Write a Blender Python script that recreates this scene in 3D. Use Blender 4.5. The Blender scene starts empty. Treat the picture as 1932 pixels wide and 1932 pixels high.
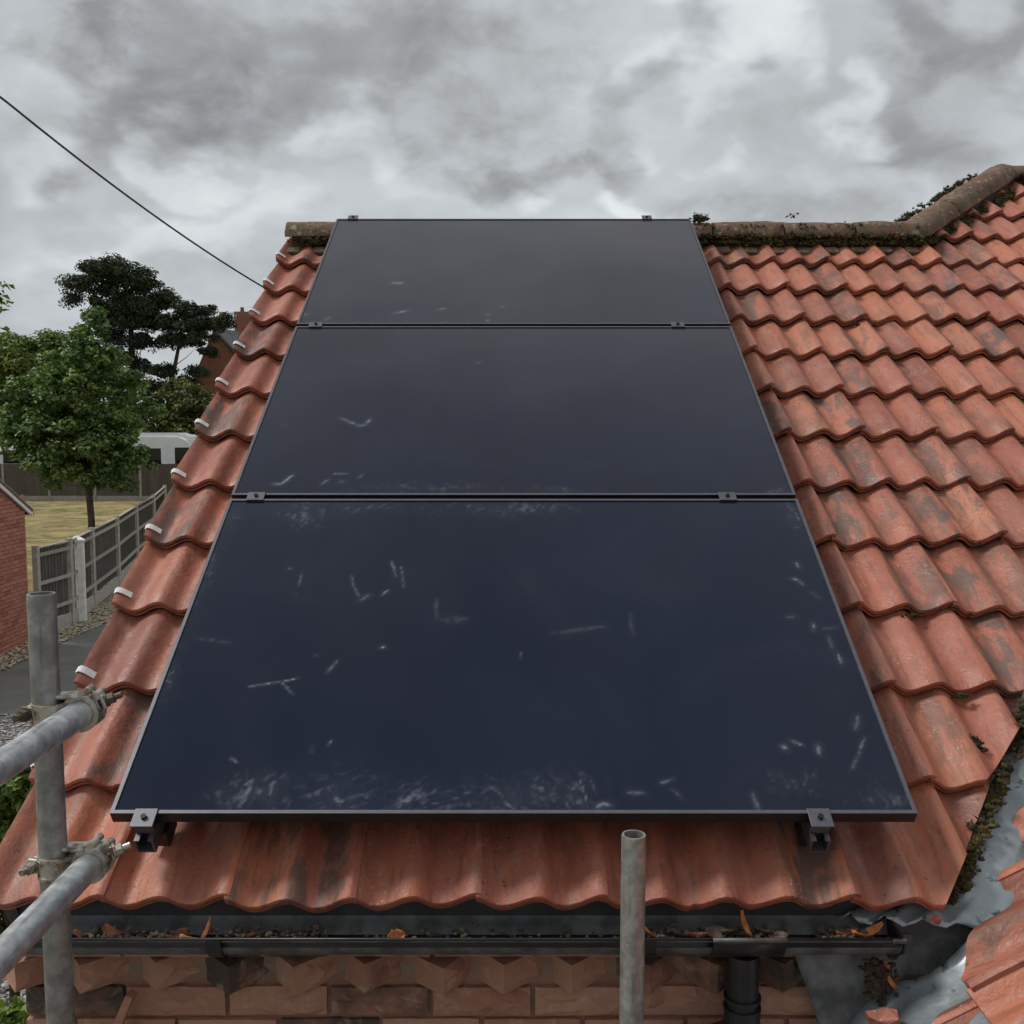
import bpy, bmesh, math, random
import numpy as np
from mathutils import Matrix, Vector
R = math.radians
sc = bpy.context.scene
COL = sc.collection

# ------------------------------------------------------------------ camera
CAM = Vector((0.0, 0.0, 4.2))
PITCH = R(5.0)
cd = bpy.data.cameras.new('camera')
cam = bpy.data.objects.new('camera', cd)
COL.objects.link(cam)
cam.location = CAM
cam.rotation_euler = (R(90) - PITCH, 0, 0)
cd.sensor_width = 36.0
cd.lens = 36.0 * 1900.0 / 1932.0
cd.shift_x = -3.0 / 1932.0
cd.clip_start = 0.05
cd.clip_end = 3000
sc.camera = cam

# ------------------------------------------------------------------ world: overcast sky
wd = bpy.data.worlds.new('World')
sc.world = wd
wd.use_nodes = True
SUN_EL, SUN_AZ = R(51), R(-80)          # azimuth from +Y, negative = left
def build_world():
    nt = wd.node_tree
    nt.nodes.clear()
    N = lambda t: nt.nodes.new(t)
    lk = nt.links.new
    out = N('ShaderNodeOutputWorld')
    sky = N('ShaderNodeTexSky')
    sky.sky_type = 'NISHITA'; sky.sun_disc = False
    sky.sun_elevation = SUN_EL; sky.sun_rotation = SUN_AZ
    b1 = N('ShaderNodeBackground'); b1.inputs[1].default_value = 0.07
    lk(sky.outputs[0], b1.inputs[0])
    tc = N('ShaderNodeTexCoord')
    sep = N('ShaderNodeSeparateXYZ'); lk(tc.outputs['Generated'], sep.inputs[0])
    def M(op, a, b=None, c=None, clamp=False):
        m = N('ShaderNodeMath'); m.operation = op; m.use_clamp = clamp
        for i, v in enumerate((a, b, c)):
            if v is None: continue
            if isinstance(v, (int, float)): m.inputs[i].default_value = v
            else: lk(v, m.inputs[i])
        return m.outputs[0]
    z = M('MAXIMUM', sep.outputs[2], 0.0)
    den = M('ADD', z, 0.50)
    px = M('DIVIDE', sep.outputs[0], den)
    py = M('DIVIDE', sep.outputs[1], den)
    cmb = N('ShaderNodeCombineXYZ'); lk(px, cmb.inputs[0]); lk(py, cmb.inputs[1])
    def noise(scale, det, rough, dist, off, src=cmb.outputs[0]):
        mp = N('ShaderNodeMapping'); mp.inputs['Location'].default_value = off
        lk(src, mp.inputs[0])
        n = N('ShaderNodeTexNoise'); n.inputs['Scale'].default_value = scale
        n.inputs['Detail'].default_value = det; n.inputs['Roughness'].default_value = rough
        n.inputs['Distortion'].default_value = dist
        lk(mp.outputs[0], n.inputs[0]); return n.outputs[0]
    def ss(v, a, b):
        mr = N('ShaderNodeMapRange'); mr.interpolation_type = 'SMOOTHSTEP'
        mr.inputs[1].default_value = a; mr.inputs[2].default_value = b
        lk(v, mr.inputs[0]); return mr.outputs[0]
    big = noise(2.4, 2.0, 0.5, 0.3, (3.1, 7.4, 0.0))
    mid = noise(5.5, 3.0, 0.52, 0.3, (0.4, 2.2, 1.0))
    fine = noise(15.0, 4.0, 0.58, 0.35, (5.0, 1.0, 2.0))
    # broad cloud masses: their plan is warped at two scales and frayed by the fine noise
    def nvec(scale, det, off):
        mp = N('ShaderNodeMapping'); mp.inputs['Location'].default_value = off; lk(cmb.outputs[0], mp.inputs[0])
        n = N('ShaderNodeTexNoise'); n.inputs['Scale'].default_value = scale; n.inputs['Detail'].default_value = det
        n.inputs['Roughness'].default_value = 0.6
        lk(mp.outputs[0], n.inputs[0]); s_ = N('ShaderNodeSeparateColor'); lk(n.outputs['Color'], s_.inputs[0]); return s_.outputs
    w1, w2 = nvec(6.0, 1.0, (1.7, 3.3, 0.5)), nvec(17.0, 2.5, (4.1, 0.2, 2.5))
    qx = M('ADD', px, M('ADD', M('MULTIPLY_ADD', w1[0], 0.50, -0.25), M('MULTIPLY_ADD', w2[0], 0.15, -0.075)))
    qy = M('ADD', py, M('ADD', M('MULTIPLY_ADD', w1[1], 0.42, -0.21), M('MULTIPLY_ADD', w2[1], 0.13, -0.065)))
    wob = M('MULTIPLY_ADD', fine, 1.6, -0.8)
    def bank(cx, cy, rx, ry):
        dx = M('MULTIPLY', M('SUBTRACT', qx, cx), 1.0 / rx)
        dy = M('MULTIPLY', M('SUBTRACT', qy, cy), 1.0 / ry)
        d = M('ADD', M('SQRT', M('ADD', M('MULTIPLY', dx, dx), M('MULTIPLY', dy, dy))), wob)
        m = N('ShaderNodeMapRange'); m.interpolation_type = 'SMOOTHSTEP'
        m.inputs[1].default_value = 1.6; m.inputs[2].default_value = 0.1
        lk(d, m.inputs[0]); return m.outputs[0]
    lum = M('MULTIPLY_ADD', big, 0.42, 0.245)
    lum = M('ADD', lum, M('MULTIPLY_ADD', mid, 0.24, -0.12))
    lum = M('ADD', lum, M('MULTIPLY_ADD', fine, 0.17, -0.085))
    for (cx, cy, rx, ry, amt) in BANKS:
        lum = M('ADD', lum, M('MULTIPLY', bank(cx, cy, rx, ry), amt))
    # soft floor and ceiling so that no patch is clipped flat
    lum = ss(lum, 0.02, 0.98)
    lum = M('MULTIPLY_ADD', lum, 0.68, 0.215)
    ramp = N('ShaderNodeValToRGB'); lk(lum, ramp.inputs[0])
    cr = ramp.color_ramp
    cr.elements[0].position = 0.0; cr.elements[0].color = (0, 0, 0, 1)
    cr.elements[1].position = 1.0; cr.elements[1].color = (0.97, 1.0, 1.01, 1)
    e = cr.elements.new(0.32); e.color = (0.312, 0.322, 0.336, 1)
    e = cr.elements.new(0.6); e.color = (0.565, 0.605, 0.63, 1)
    b2 = N('ShaderNodeBackground'); b2.inputs[1].default_value = 0.655
    lk(ramp.outputs[0], b2.inputs[0])
    mix = N('ShaderNodeMixShader')
    cover = M('SUBTRACT', 1.0, M('MULTIPLY', ss(fine, 0.60, 0.78), 0.18))
    lk(cover, mix.inputs[0]); lk(b1.outputs[0], mix.inputs[1]); lk(b2.outputs[0], mix.inputs[2])
    lk(mix.outputs[0], out.inputs[0])
# cloud banks in the sky's own plane coordinates (x, y over height): cx, cy, inner, outer, stretch x, stretch y, brightness change
BANKS = [(-0.262, 1.100, 0.189, 0.097, -0.18), (-0.435, 1.154, 0.067, 0.063, -0.12), (-0.026, 1.296, 0.106, 0.059, -0.16), (0.085, 1.263, 0.090, 0.056, -0.10),
         (0.436, 1.037, 0.098, 0.048, -0.19), (0.127, 1.180, 0.077, 0.041, -0.12), (0.264, 1.349, 0.047, 0.041, -0.09), (0.457, 1.191, 0.055, 0.084, -0.12),
         (-0.068, 1.129, 0.080, 0.094, -0.06), (0.365, 1.387, 0.080, 0.044, -0.05), (0.178, 1.094, 0.071, 0.065, 0.22), (0.238, 1.166, 0.046, 0.065, 0.17),
         (-0.207, 1.232, 0.047, 0.058, 0.18), (-0.378, 1.252, 0.049, 0.055, 0.18), (-0.162, 1.319, 0.040, 0.040, 0.07), (0.150, 1.379, 0.066, 0.038, 0.21),
         (0.224, 1.356, 0.048, 0.037, 0.20), (0.374, 1.235, 0.039, 0.044, 0.18), (-0.544, 1.196, 0.084, 0.049, 0.15), (-0.463, 1.051, 0.044, 0.032, 0.09),
         (-0.451, 1.369, 0.177, 0.053, 0.16), (0.448, 1.337, 0.075, 0.040, 0.11)]
build_world()

sun_d = bpy.data.lights.new('sun', 'SUN')
sun_d.energy = 1.5
sun_d.angle = R(15)
sun_d.color = (1.0, 0.965, 0.92)
sun = bpy.data.objects.new('sun', sun_d)
COL.objects.link(sun)
sd = Vector((math.sin(SUN_AZ) * math.cos(SUN_EL), math.cos(SUN_AZ) * math.cos(SUN_EL), math.sin(SUN_EL)))
sun.rotation_euler = (-sd).to_track_quat('-Z', 'Y').to_euler()
sun.location = (-6, -3, 12)

vs = sc.view_settings
vs.view_transform = 'Standard'
vs.look = 'None'
vs.gamma = 1.0
vs.exposure = 0.65
vs.use_curve_mapping = False
sc.cycles.use_denoising = True
sc.cycles.use_adaptive_sampling = True
sc.cycles.adaptive_threshold = 0.025
sc.cycles.max_bounces = 4
sc.cycles.diffuse_bounces = 3
sc.cycles.glossy_bounces = 2
wd.cycles.sampling_method = 'MANUAL'
wd.cycles.sample_map_resolution = 512
rng = random.Random(11)
nprng = np.random.default_rng(5)

# ------------------------------------------------------------------ helpers
def tag(o, label=None, cat=None, group=None, kind=None):
    if label: o['label'] = label
    if cat: o['category'] = cat
    if group: o['group'] = group
    if kind: o['kind'] = kind
    return o
def adopt(o, parent):
    if parent is not None:
        o.parent = parent
        o.matrix_parent_inverse = Matrix.Translation(-WPOS.get(parent.name, Vector((0, 0, 0))))
    return o
WPOS = {}
def empty(name, loc=(0, 0, 0)):
    o = bpy.data.objects.new(name, None)
    o.empty_display_size = 0.2
    COL.objects.link(o)
    o.location = loc
    WPOS[o.name] = Vector(loc)
    return o
def link(name, me, mat, parent=None, mtx=None):
    o = bpy.data.objects.new(name, me)
    COL.objects.link(o)
    if mat is not None and len(me.materials) == 0: me.materials.append(mat)
    if parent is not None: adopt(o, parent)
    if mtx is not None: o.matrix_basis = mtx
    return o
def from_bm(name, bm, mat, parent=None, mtx=None, smooth=False, auto=None):
    me = bpy.data.meshes.new(name)
    bmesh.ops.recalc_face_normals(bm, faces=bm.faces[:])
    bm.to_mesh(me); bm.free()
    if smooth:
        me.polygons.foreach_set('use_smooth', [True] * len(me.polygons))
        if auto is not None: me.set_sharp_from_angle(angle=R(auto))
    return link(name, me, mat, parent, mtx)
def pyd(name, v, f, mat, parent=None, mtx=None, smooth=False, auto=None):
    me = bpy.data.meshes.new(name)
    me.from_pydata([tuple(p) for p in v], [], f)
    me.update()
    if smooth:
        me.polygons.foreach_set('use_smooth', [True] * len(me.polygons))
        if auto is not None: me.set_sharp_from_angle(angle=R(auto))
    return link(name, me, mat, parent, mtx)
def bx(bm, c, s, mtx=None, bev=0.0):
    r = bmesh.ops.create_cube(bm, size=1.0)
    vs_ = r['verts']
    bmesh.ops.scale(bm, vec=s, verts=vs_)
    if bev > 0:
        es = list({e for v in vs_ for e in v.link_edges})
        rb = bmesh.ops.bevel(bm, geom=es, offset=bev, segments=2, affect='EDGES', profile=0.5)
        vs_ = list({v for f in rb['faces'] for v in f.verts} | {v for v in vs_ if v.is_valid})
    if mtx is not None: bmesh.ops.transform(bm, matrix=Matrix.Translation(c) @ mtx, verts=vs_)
    else: bmesh.ops.translate(bm, vec=c, verts=vs_)
    return vs_
def tube(bm, pts, r, seg=12, cap=True, hollow=None):
    """sweep a circle of radius r (float or list) along pts"""
    pts = [Vector(p) for p in pts]
    n = len(pts)
    rs = r if isinstance(r, (list, tuple)) else [r] * n
    rings = []
    prev = None
    for i, p in enumerate(pts):
        d = (pts[min(i + 1, n - 1)] - pts[max(i - 1, 0)]).normalized()
        if prev is None:
            a = d.orthogonal().normalized()
        else:
            a = (prev - d * prev.dot(d)).normalized()
        prev = a
        b = d.cross(a)
        rings.append([bm.verts.new(p + (a * math.cos(t) + b * math.sin(t)) * rs[i]) for t in [2 * math.pi * k / seg for k in range(seg)]])
    for i in range(n - 1):
        for k in range(seg):
            bm.faces.new((rings[i][k], rings[i][(k + 1) % seg], rings[i + 1][(k + 1) % seg], rings[i + 1][k]))
    if cap:
        for ring in (rings[0], rings[-1]):
            if hollow:
                c = sum((v.co for v in ring), Vector()) / seg
                other = pts[1] if ring is rings[0] else pts[-2]
                endp = pts[0] if ring is rings[0] else pts[-1]
                dd = (other - endp).normalized()
                ra = [bm.verts.new(c + (v.co - c) * hollow) for v in ring]
                rb = [bm.verts.new(v.co + dd * 0.12) for v in ra]
                for k in range(seg):
                    k2 = (k + 1) % seg
                    bm.faces.new((ring[k], ring[k2], ra[k2], ra[k]))
                    bm.faces.new((ra[k], ra[k2], rb[k2], rb[k]))
                bm.faces.new(rb)
            else:
                bm.faces.new(ring)
    return rings
def ring_band(bm, c, axis, ro, ri, h, seg=20, a0=0.0, a1=2 * math.pi):
    """an open or closed collar round an axis through c"""
    axis = Vector(axis).normalized(); u = axis.orthogonal().normalized(); w = axis.cross(u)
    c = Vector(c); full = abs(a1 - a0 - 2 * math.pi) < 1e-6
    n = seg if full else seg + 1
    R4 = []
    for k in range(n):
        t = a0 + (a1 - a0) * k / seg
        d = u * math.cos(t) + w * math.sin(t)
        R4.append([bm.verts.new(c + d * rr + axis * hh) for rr, hh in ((ri, -h / 2), (ro, -h / 2), (ro, h / 2), (ri, h / 2))])
    for k in range(seg):
        A, B = R4[k], R4[(k + 1) % n]
        for j in range(4):
            bm.faces.new((A[j], A[(j + 1) % 4], B[(j + 1) % 4], B[j]))
    if not full:
        bm.faces.new(R4[0]); bm.faces.new(R4[-1][::-1])
def at(x, y, Y):
    """point seen at (x, y) of the 1932 px wide view, at distance Y in front of the camera position"""
    dx = (x - 969) / 1900.0; dy = -(y - 966) / 1900.0
    cp, sp = math.cos(PITCH), math.sin(PITCH)
    d = Vector((dx, cp + dy * sp, -sp + dy * cp))
    return CAM + d * (Y / d.y)

# ------------------------------------------------------------------ materials
class MT:
    """small wrapper to write node materials"""
    def __init__(s, name):
        s.m = bpy.data.materials.new(name); s.m.use_nodes = True
        s.nt = s.m.node_tree; s.b = s.nt.nodes['Principled BSDF']
        s.out = s.nt.nodes['Material Output']
    def n(s, t): return s.nt.nodes.new(t)
    def lk(s, a, b): s.nt.links.new(a, b)
    def math(s, op, a, b=None, clamp=False):
        m = s.n('ShaderNodeMath'); m.operation = op; m.use_clamp = clamp
        for i, v in enumerate((a, b)):
            if v is None: continue
            if isinstance(v, (int, float)): m.inputs[i].default_value = v
            else: s.lk(v, m.inputs[i])
        return m.outputs[0]
    def coord(s, kind='Object', scale=(1, 1, 1), off=None):
        tc = s.n('ShaderNodeTexCoord')
        mp = s.n('ShaderNodeMapping'); mp.inputs['Scale'].default_value = scale
        s.lk(tc.outputs[kind], mp.inputs[0])
        if off is not None:
            va = s.n('ShaderNodeVectorMath'); va.operation = 'ADD'
            s.lk(mp.outputs[0], va.inputs[0]); s.lk(off, va.inputs[1]); return va.outputs[0]
        return mp.outputs[0]
    def pos(s, scale=(1, 1, 1)):
        g = s.n('ShaderNodeNewGeometry')
        mp = s.n('ShaderNodeMapping'); mp.inputs['Scale'].default_value = scale
        s.lk(g.outputs['Position'], mp.inputs[0]); return mp.outputs[0]
    def rnd(s):
        return s.n('ShaderNodeObjectInfo').outputs['Random']
    def rndvec(s, k=37.0):
        oi = s.n('ShaderNodeObjectInfo'); c = s.n('ShaderNodeCombineXYZ')
        s.lk(s.math('MULTIPLY', oi.outputs['Random'], k), c.inputs[0])
        s.lk(s.math('MULTIPLY', oi.outputs['Random'], k * 2.7), c.inputs[1])
        s.lk(s.math('MULTIPLY', oi.outputs['Random'], k * 0.6), c.inputs[2])
        return c.outputs[0]
    def noise(s, vec, scale, det=4, rough=0.55, dist=0.0):
        n = s.n('ShaderNodeTexNoise'); s.lk(vec, n.inputs[0])
        n.inputs['Scale'].default_value = scale; n.inputs['Detail'].default_value = det
        n.inputs['Roughness'].default_value = rough; n.inputs['Distortion'].default_value = dist
        return n.outputs[0]
    def vor(s, vec, scale, feat='F1', out='Distance'):
        n = s.n('ShaderNodeTexVoronoi'); n.feature = feat; s.lk(vec, n.inputs[0])
        n.inputs['Scale'].default_value = scale
        return n.outputs[out]
    def ss(s, v, a, b, lo=0.0, hi=1.0):
        mr = s.n('ShaderNodeMapRange'); mr.interpolation_type = 'SMOOTHSTEP'
        for i, x in ((1, a), (2, b), (3, lo), (4, hi)): mr.inputs[i].default_value = x
        s.lk(v, mr.inputs[0]); return mr.outputs[0]
    def mix(s, f, a, b, mode='MIX'):
        m = s.n('ShaderNodeMix'); m.data_type = 'RGBA'; m.blend_type = mode
        for idx, v in ((0, f), (6, a), (7, b)):
            if isinstance(v, (int, float)): m.inputs[idx].default_value = v
            elif isinstance(v, tuple): m.inputs[idx].default_value = v + (1,)
            else: s.lk(v, m.inputs[idx])
        return m.outputs[2]
    def ramp(s, v, stops):
        r = s.n('ShaderNodeValToRGB'); s.lk(v, r.inputs[0]); cr = r.color_ramp
        while len(cr.elements) < len(stops): cr.elements.new(0.5)
        for e, (p, c) in zip(cr.elements, stops): e.position = p; e.color = c + (1,)
        return r.outputs[0]
    def bump(s, h, strength=0.3, dist=0.005):
        b = s.n('ShaderNodeBump'); b.inputs['Strength'].default_value = strength
        b.inputs['Distance'].default_value = dist
        s.lk(h, b.inputs['Height']); s.lk(b.outputs[0], s.b.inputs['Normal'])
    def set(s, color=None, rough=None, metal=None, **kw):
        for key, v in (('Base Color', color), ('Roughness', rough), ('Metallic', metal)) + tuple(kw.items()):
            if v is None: continue
            if isinstance(v, tuple): s.b.inputs[key].default_value = v + (1,) if len(v) == 3 else v
            elif isinstance(v, (int, float)): s.b.inputs[key].default_value = v
            else: s.lk(v, s.b.inputs[key])
        return s.m

PITCHR = 0.132            # one roll of the tile
def m_tile():
    t = MT('clay_tile')
    tc = t.n('ShaderNodeTexCoord')
    sep = t.n('ShaderNodeSeparateXYZ'); t.lk(tc.outputs['Object'], sep.inputs[0])
    oi = t.n('ShaderNodeObjectInfo')
    roll = t.math('FLOOR', t.math('DIVIDE', t.math('ADD', sep.outputs[0], 0.0), PITCHR))
    cx = t.n('ShaderNodeCombineXYZ'); t.lk(oi.outputs['Random'], cx.inputs[0]); t.lk(roll, cx.inputs[1])
    wn = t.n('ShaderNodeTexWhiteNoise'); wn.noise_dimensions = '3D'; t.lk(cx.outputs[0], wn.inputs[0])
    off = t.rndvec(91.0)
    v = t.coord('Object', (1, 1, 1), off)
    vs_ = t.coord('Object', (1, 0.33, 1), off)
    tone = t.math('ADD', t.math('MULTIPLY', wn.outputs[0], 0.75), t.math('MULTIPLY', t.noise(v, 9, 4, 0.6), 0.5))
    col = t.ramp(tone, [(0.18, (0.215, 0.064, 0.040)), (0.42, (0.33, 0.099, 0.060)), (0.66, (0.38, 0.128, 0.082)), (0.92, (0.46, 0.158, 0.086))])
    # pinkish lime bloom in long streaks
    col = t.mix(t.math('MULTIPLY', t.ss(t.noise(vs_, 22, 6, 0.7, 0.6), 0.50, 0.66), 0.36), col, (0.42, 0.235, 0.175))
    # orange burnt streaks
    col = t.mix(t.math('MULTIPLY', t.ss(t.noise(vs_, 13, 4, 0.55, 1.0), 0.50, 0.62), 0.4), col, (0.46, 0.13, 0.06))
    # dark sooty weathering, different on each roll
    amt = t.math('MULTIPLY', t.ss(t.math('FRACT', t.math('MULTIPLY', wn.outputs[0], 7.31)), 0.32, 0.95), 0.82)
    blot = t.ss(t.noise(vs_, 17, 5, 0.6, 0.4), 0.44, 0.58)
    col = t.mix(t.math('MULTIPLY', blot, amt), col, (0.092, 0.072, 0.060))
    # brown run-off streaks
    col = t.mix(t.math('MULTIPLY', t.ss(t.noise(t.coord('Object', (1, 0.12, 1), off), 42, 5, 0.65, 0.3), 0.49, 0.64), 0.40), col, (0.15, 0.058, 0.034))
    # broad drift of grime over the whole roof
    col = t.mix(t.ss(t.noise(t.pos(), 1.3, 3), 0.45, 0.8, 0.0, 0.28), col, (0.17, 0.115, 0.09))
    # dark pits and specks
    sp = t.math('MULTIPLY', t.ss(t.math('FRACT', t.math('MULTIPLY', wn.outputs[0], 13.7)), 0.25, 0.85), t.math('MULTIPLY', t.ss(t.vor(v, 46), 0.06, 0.26, 1.0, 0.0), t.ss(t.noise(v, 17, 3), 0.48, 0.58)))
    col = t.mix(t.math('MULTIPLY', sp, 0.8), col, (0.10, 0.045, 0.03))
    # pale lichen crumbs
    li = t.math('MULTIPLY', t.ss(t.math('FRACT', t.math('MULTIPLY', wn.outputs[0], 29.3)), 0.3, 0.9), t.math('MULTIPLY', t.ss(t.vor(v, 70), 0.08, 0.32, 1.0, 0.0), t.ss(t.noise(v, 10, 4), 0.50, 0.62)))
    col = t.mix(t.math('MULTIPLY', li, 0.65), col, (0.52, 0.42, 0.34))
    # fine grain
    col = t.mix(0.5, col, t.mix(t.noise(v, 220, 3, 0.7), (0.30, 0.30, 0.30), (0.70, 0.70, 0.70)), 'OVERLAY')
    t.bump(t.math('ADD', t.noise(v, 90, 5, 0.65), t.math('MULTIPLY', t.noise(v, 25, 3), 1.5)), 0.5, 0.005)
    return t.set(col, t.ss(t.noise(v, 12, 3), 0.3, 0.7, 0.36, 0.62))
TILE = m_tile()

def m_ridge():
    t = MT('ridge_clay')
    v = t.pos()
    col = t.mix(t.ss(t.noise(v, 6, 4, 0.6), 0.35, 0.65), (0.15, 0.072, 0.048), (0.20, 0.115, 0.078))
    col = t.mix(t.ss(t.noise(v, 14, 5, 0.65, 0.4), 0.44, 0.60), col, (0.11, 0.090, 0.05))
    col = t.mix(t.ss(t.noise(v, 30, 4, 0.6), 0.56, 0.68), col, (0.28, 0.24, 0.165))
    col = t.mix(t.ss(t.noise(v, 45, 4, 0.6), 0.55, 0.68), col, (0.05, 0.04, 0.025))
    t.bump(t.noise(v, 60, 6, 0.7), 0.6, 0.01)
    return t.set(col, 0.9)
RIDGE = m_ridge()

def m_simple(name, col, rough=0.6, metal=0.0, var=0.25, scale=20, bump=0.15, bd=0.003, pos=True, **kw):
    t = MT(name)
    v = t.pos() if pos else t.coord('Object', (1, 1, 1), t.rndvec())
    n = t.noise(v, scale, 5, 0.6)
    dark = tuple(c * (1 - var) for c in col); lite = tuple(min(1, c * (1 + var)) for c in col)
    c = t.mix(t.ss(n, 0.3, 0.7), dark, lite)
    if bump: t.bump(t.noise(v, scale * 4, 4, 0.6), bump, bd)
    return t.set(c, rough, metal, **kw)
def m_moss():
    t = MT('moss')
    v = t.pos()
    c = t.mix(t.ss(t.noise(v, 9, 3), 0.4, 0.65), (0.030, 0.024, 0.010), (0.085, 0.068, 0.018))
    c = t.mix(t.ss(t.noise(v, 24, 3), 0.56, 0.7), c, (0.17, 0.135, 0.03))
    t.bump(t.noise(v, 160, 4, 0.7), 0.8, 0.006)
    return t.set(c, 0.95)
MOSS = m_moss()
def m_lead():
    t = MT('lead_sheet')
    v = t.pos()
    c = t.mix(t.ss(t.noise(v, 7, 5, 0.6, 0.4), 0.35, 0.68), (0.22, 0.25, 0.265), (0.36, 0.40, 0.42))
    c = t.mix(t.ss(t.noise(v, 22, 4, 0.6), 0.58, 0.7), c, (0.05, 0.052, 0.052))
    c = t.mix(t.math('MULTIPLY', t.ss(t.vor(v, 26), 0.08, 0.2, 1, 0), t.ss(t.noise(v, 5, 2), 0.5, 0.6)), c, (0.03, 0.03, 0.028))
    t.bump(t.noise(v, 12, 4, 0.5), 0.35, 0.012)
    return t.set(c, t.ss(t.noise(v, 16, 3), 0.3, 0.7, 0.22, 0.42), 0.35)
LEAD = m_lead()
def m_galv(name, base, rough):
    t = MT(name)
    v = t.coord('Object', (1, 1, 1), t.rndvec())
    vs_ = t.coord('Object', (1, 1, 0.12), t.rndvec())
    c = t.mix(t.ss(t.noise(v, 28, 5, 0.65), 0.35, 0.7), tuple(x * 0.72 for x in base), tuple(min(1, x * 1.2) for x in base))
    c = t.mix(t.ss(t.noise(vs_, 60, 4, 0.6), 0.55, 0.75), c, tuple(x * 0.55 for x in base))
    c = t.mix(t.math('MULTIPLY', t.ss(t.vor(v, 33), 0.05, 0.12, 1, 0), t.ss(t.noise(v, 9, 2), 0.52, 0.6)), c, (0.6, 0.58, 0.54))
    t.bump(t.noise(v, 120, 4, 0.6), 0.12, 0.002)
    return t.set(c, t.ss(t.noise(v, 40, 3), 0.3, 0.7, rough - 0.1, rough + 0.12), 0.75)
GALV = m_galv('galvanised_steel', (0.66, 0.69, 0.70), 0.38)
GALV_D = m_galv('dull_galvanised_steel', (0.30, 0.30, 0.285), 0.55)
COUPLER = m_galv('zinc_coupler', (0.50, 0.46, 0.38), 0.32)
t_ = MT('weathered_coupler'); v_ = t_.coord('Object', (1, 1, 1), t_.rndvec())
c_ = t_.mix(t_.ss(t_.noise(v_, 45, 5, 0.65), 0.45, 0.66), (0.50, 0.48, 0.42), (0.20, 0.13, 0.085))
t_.bump(t_.noise(v_, 160, 4), 0.3, 0.002); COUPLER = t_.set(c_, 0.42, 0.7)
COUPLER_D = m_galv('rusty_coupler', (0.16, 0.13, 0.10), 0.6)
BLACKPL = m_simple('black_plastic', (0.016, 0.016, 0.017), 0.38, 0, 0.3, 12, 0.1)
GUTTER_IN = m_simple('dusty_gutter_plastic', (0.085, 0.088, 0.088), 0.5, 0, 0.5, 18, 0.25)
FASCIA = m_simple('grey_fascia_paint', (0.045, 0.047, 0.05), 0.55, 0, 0.3, 9, 0.15)
ALU = m_simple('anodised_aluminium', (0.15, 0.15, 0.168), 0.42, 0.8, 0.08, 40, 0.04)
ALU_D = m_simple('black_anodised_aluminium', (0.022, 0.022, 0.025), 0.45, 0.3, 0.15, 40, 0.04)
BOLT = m_simple('dark_bolt_steel', (0.035, 0.035, 0.04), 0.4, 0.8, 0.2, 60, 0.0)
WHITEPL = m_simple('white_plastic', (0.78, 0.77, 0.74), 0.4, 0, 0.06, 20, 0.05)
UNDERLAY = m_simple('roofing_felt', (0.035, 0.03, 0.027), 0.9, 0, 0.3, 15, 0.3)
MORTAR = m_simple('mortar', (0.085, 0.068, 0.048), 0.95, 0, 0.3, 40, 0.5, 0.006)
def m_brick(name, cols, grime):
    t = MT(name)
    off = t.rndvec(53.0); v = t.coord('Object', (1, 1, 1), off)
    c = t.ramp(t.math('ADD', t.math('MULTIPLY', t.rnd(), 0.7), t.math('MULTIPLY', t.noise(v, 14, 4), 0.4)),
               [(0.22, cols[0]), (0.38, cols[1]), (0.9, cols[2])])
    c = t.mix(t.math('MULTIPLY', t.ss(t.noise(v, 22, 5, 0.65, 0.6), 0.52, 0.72), 0.6), c, grime)
    c = t.mix(0.5, c, t.mix(t.noise(v, 150, 3, 0.7), (0.3, 0.3, 0.3), (0.7, 0.7, 0.7)), 'OVERLAY')
    t.bump(t.noise(v, 70, 6, 0.7), 0.6, 0.006)
    return t.set(c, 0.9)
BRICK_H = m_brick('house_brick', ((0.075, 0.052, 0.042), (0.34, 0.165, 0.108), (0.43, 0.235, 0.16)), (0.46, 0.34, 0.25))
BRICK_G = m_brick('garage_brick', ((0.30, 0.10, 0.065), (0.40, 0.15, 0.095), (0.47, 0.21, 0.145)), (0.42, 0.25, 0.19))
def m_brickwall(name, c1, c2, mort, bw, bh):
    t = MT(name)
    tc = t.n('ShaderNodeNewGeometry')
    sep = t.n('ShaderNodeSeparateXYZ'); t.lk(tc.outputs['Position'], sep.inputs[0])
    cb = t.n('ShaderNodeCombineXYZ'); t.lk(t.math('ADD', sep.outputs[0], sep.outputs[1]), cb.inputs[0]); t.lk(sep.outputs[2], cb.inputs[1])
    b = t.n('ShaderNodeTexBrick'); t.lk(cb.outputs[0], b.inputs[0])
    b.inputs['Scale'].default_value = 1.0; b.inputs['Brick Width'].default_value = bw; b.inputs['Row Height'].default_value = bh
    b.inputs['Mortar Size'].default_value = 0.008; b.inputs['Color1'].default_value = c1 + (1,); b.inputs['Color2'].default_value = c2 + (1,)
    b.inputs['Mortar'].default_value = mort + (1,)
    return t.set(b.outputs[0], 0.9)
BRICKWALL = m_brickwall('brickwork', (0.30, 0.17, 0.12), (0.23, 0.13, 0.09), (0.22, 0.17, 0.13), 0.225, 0.075)
BRICKWALL_G = m_brickwall('red_brickwork', (0.36, 0.135, 0.085), (0.30, 0.11, 0.07), (0.30, 0.2, 0.16), 0.225, 0.075)
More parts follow.
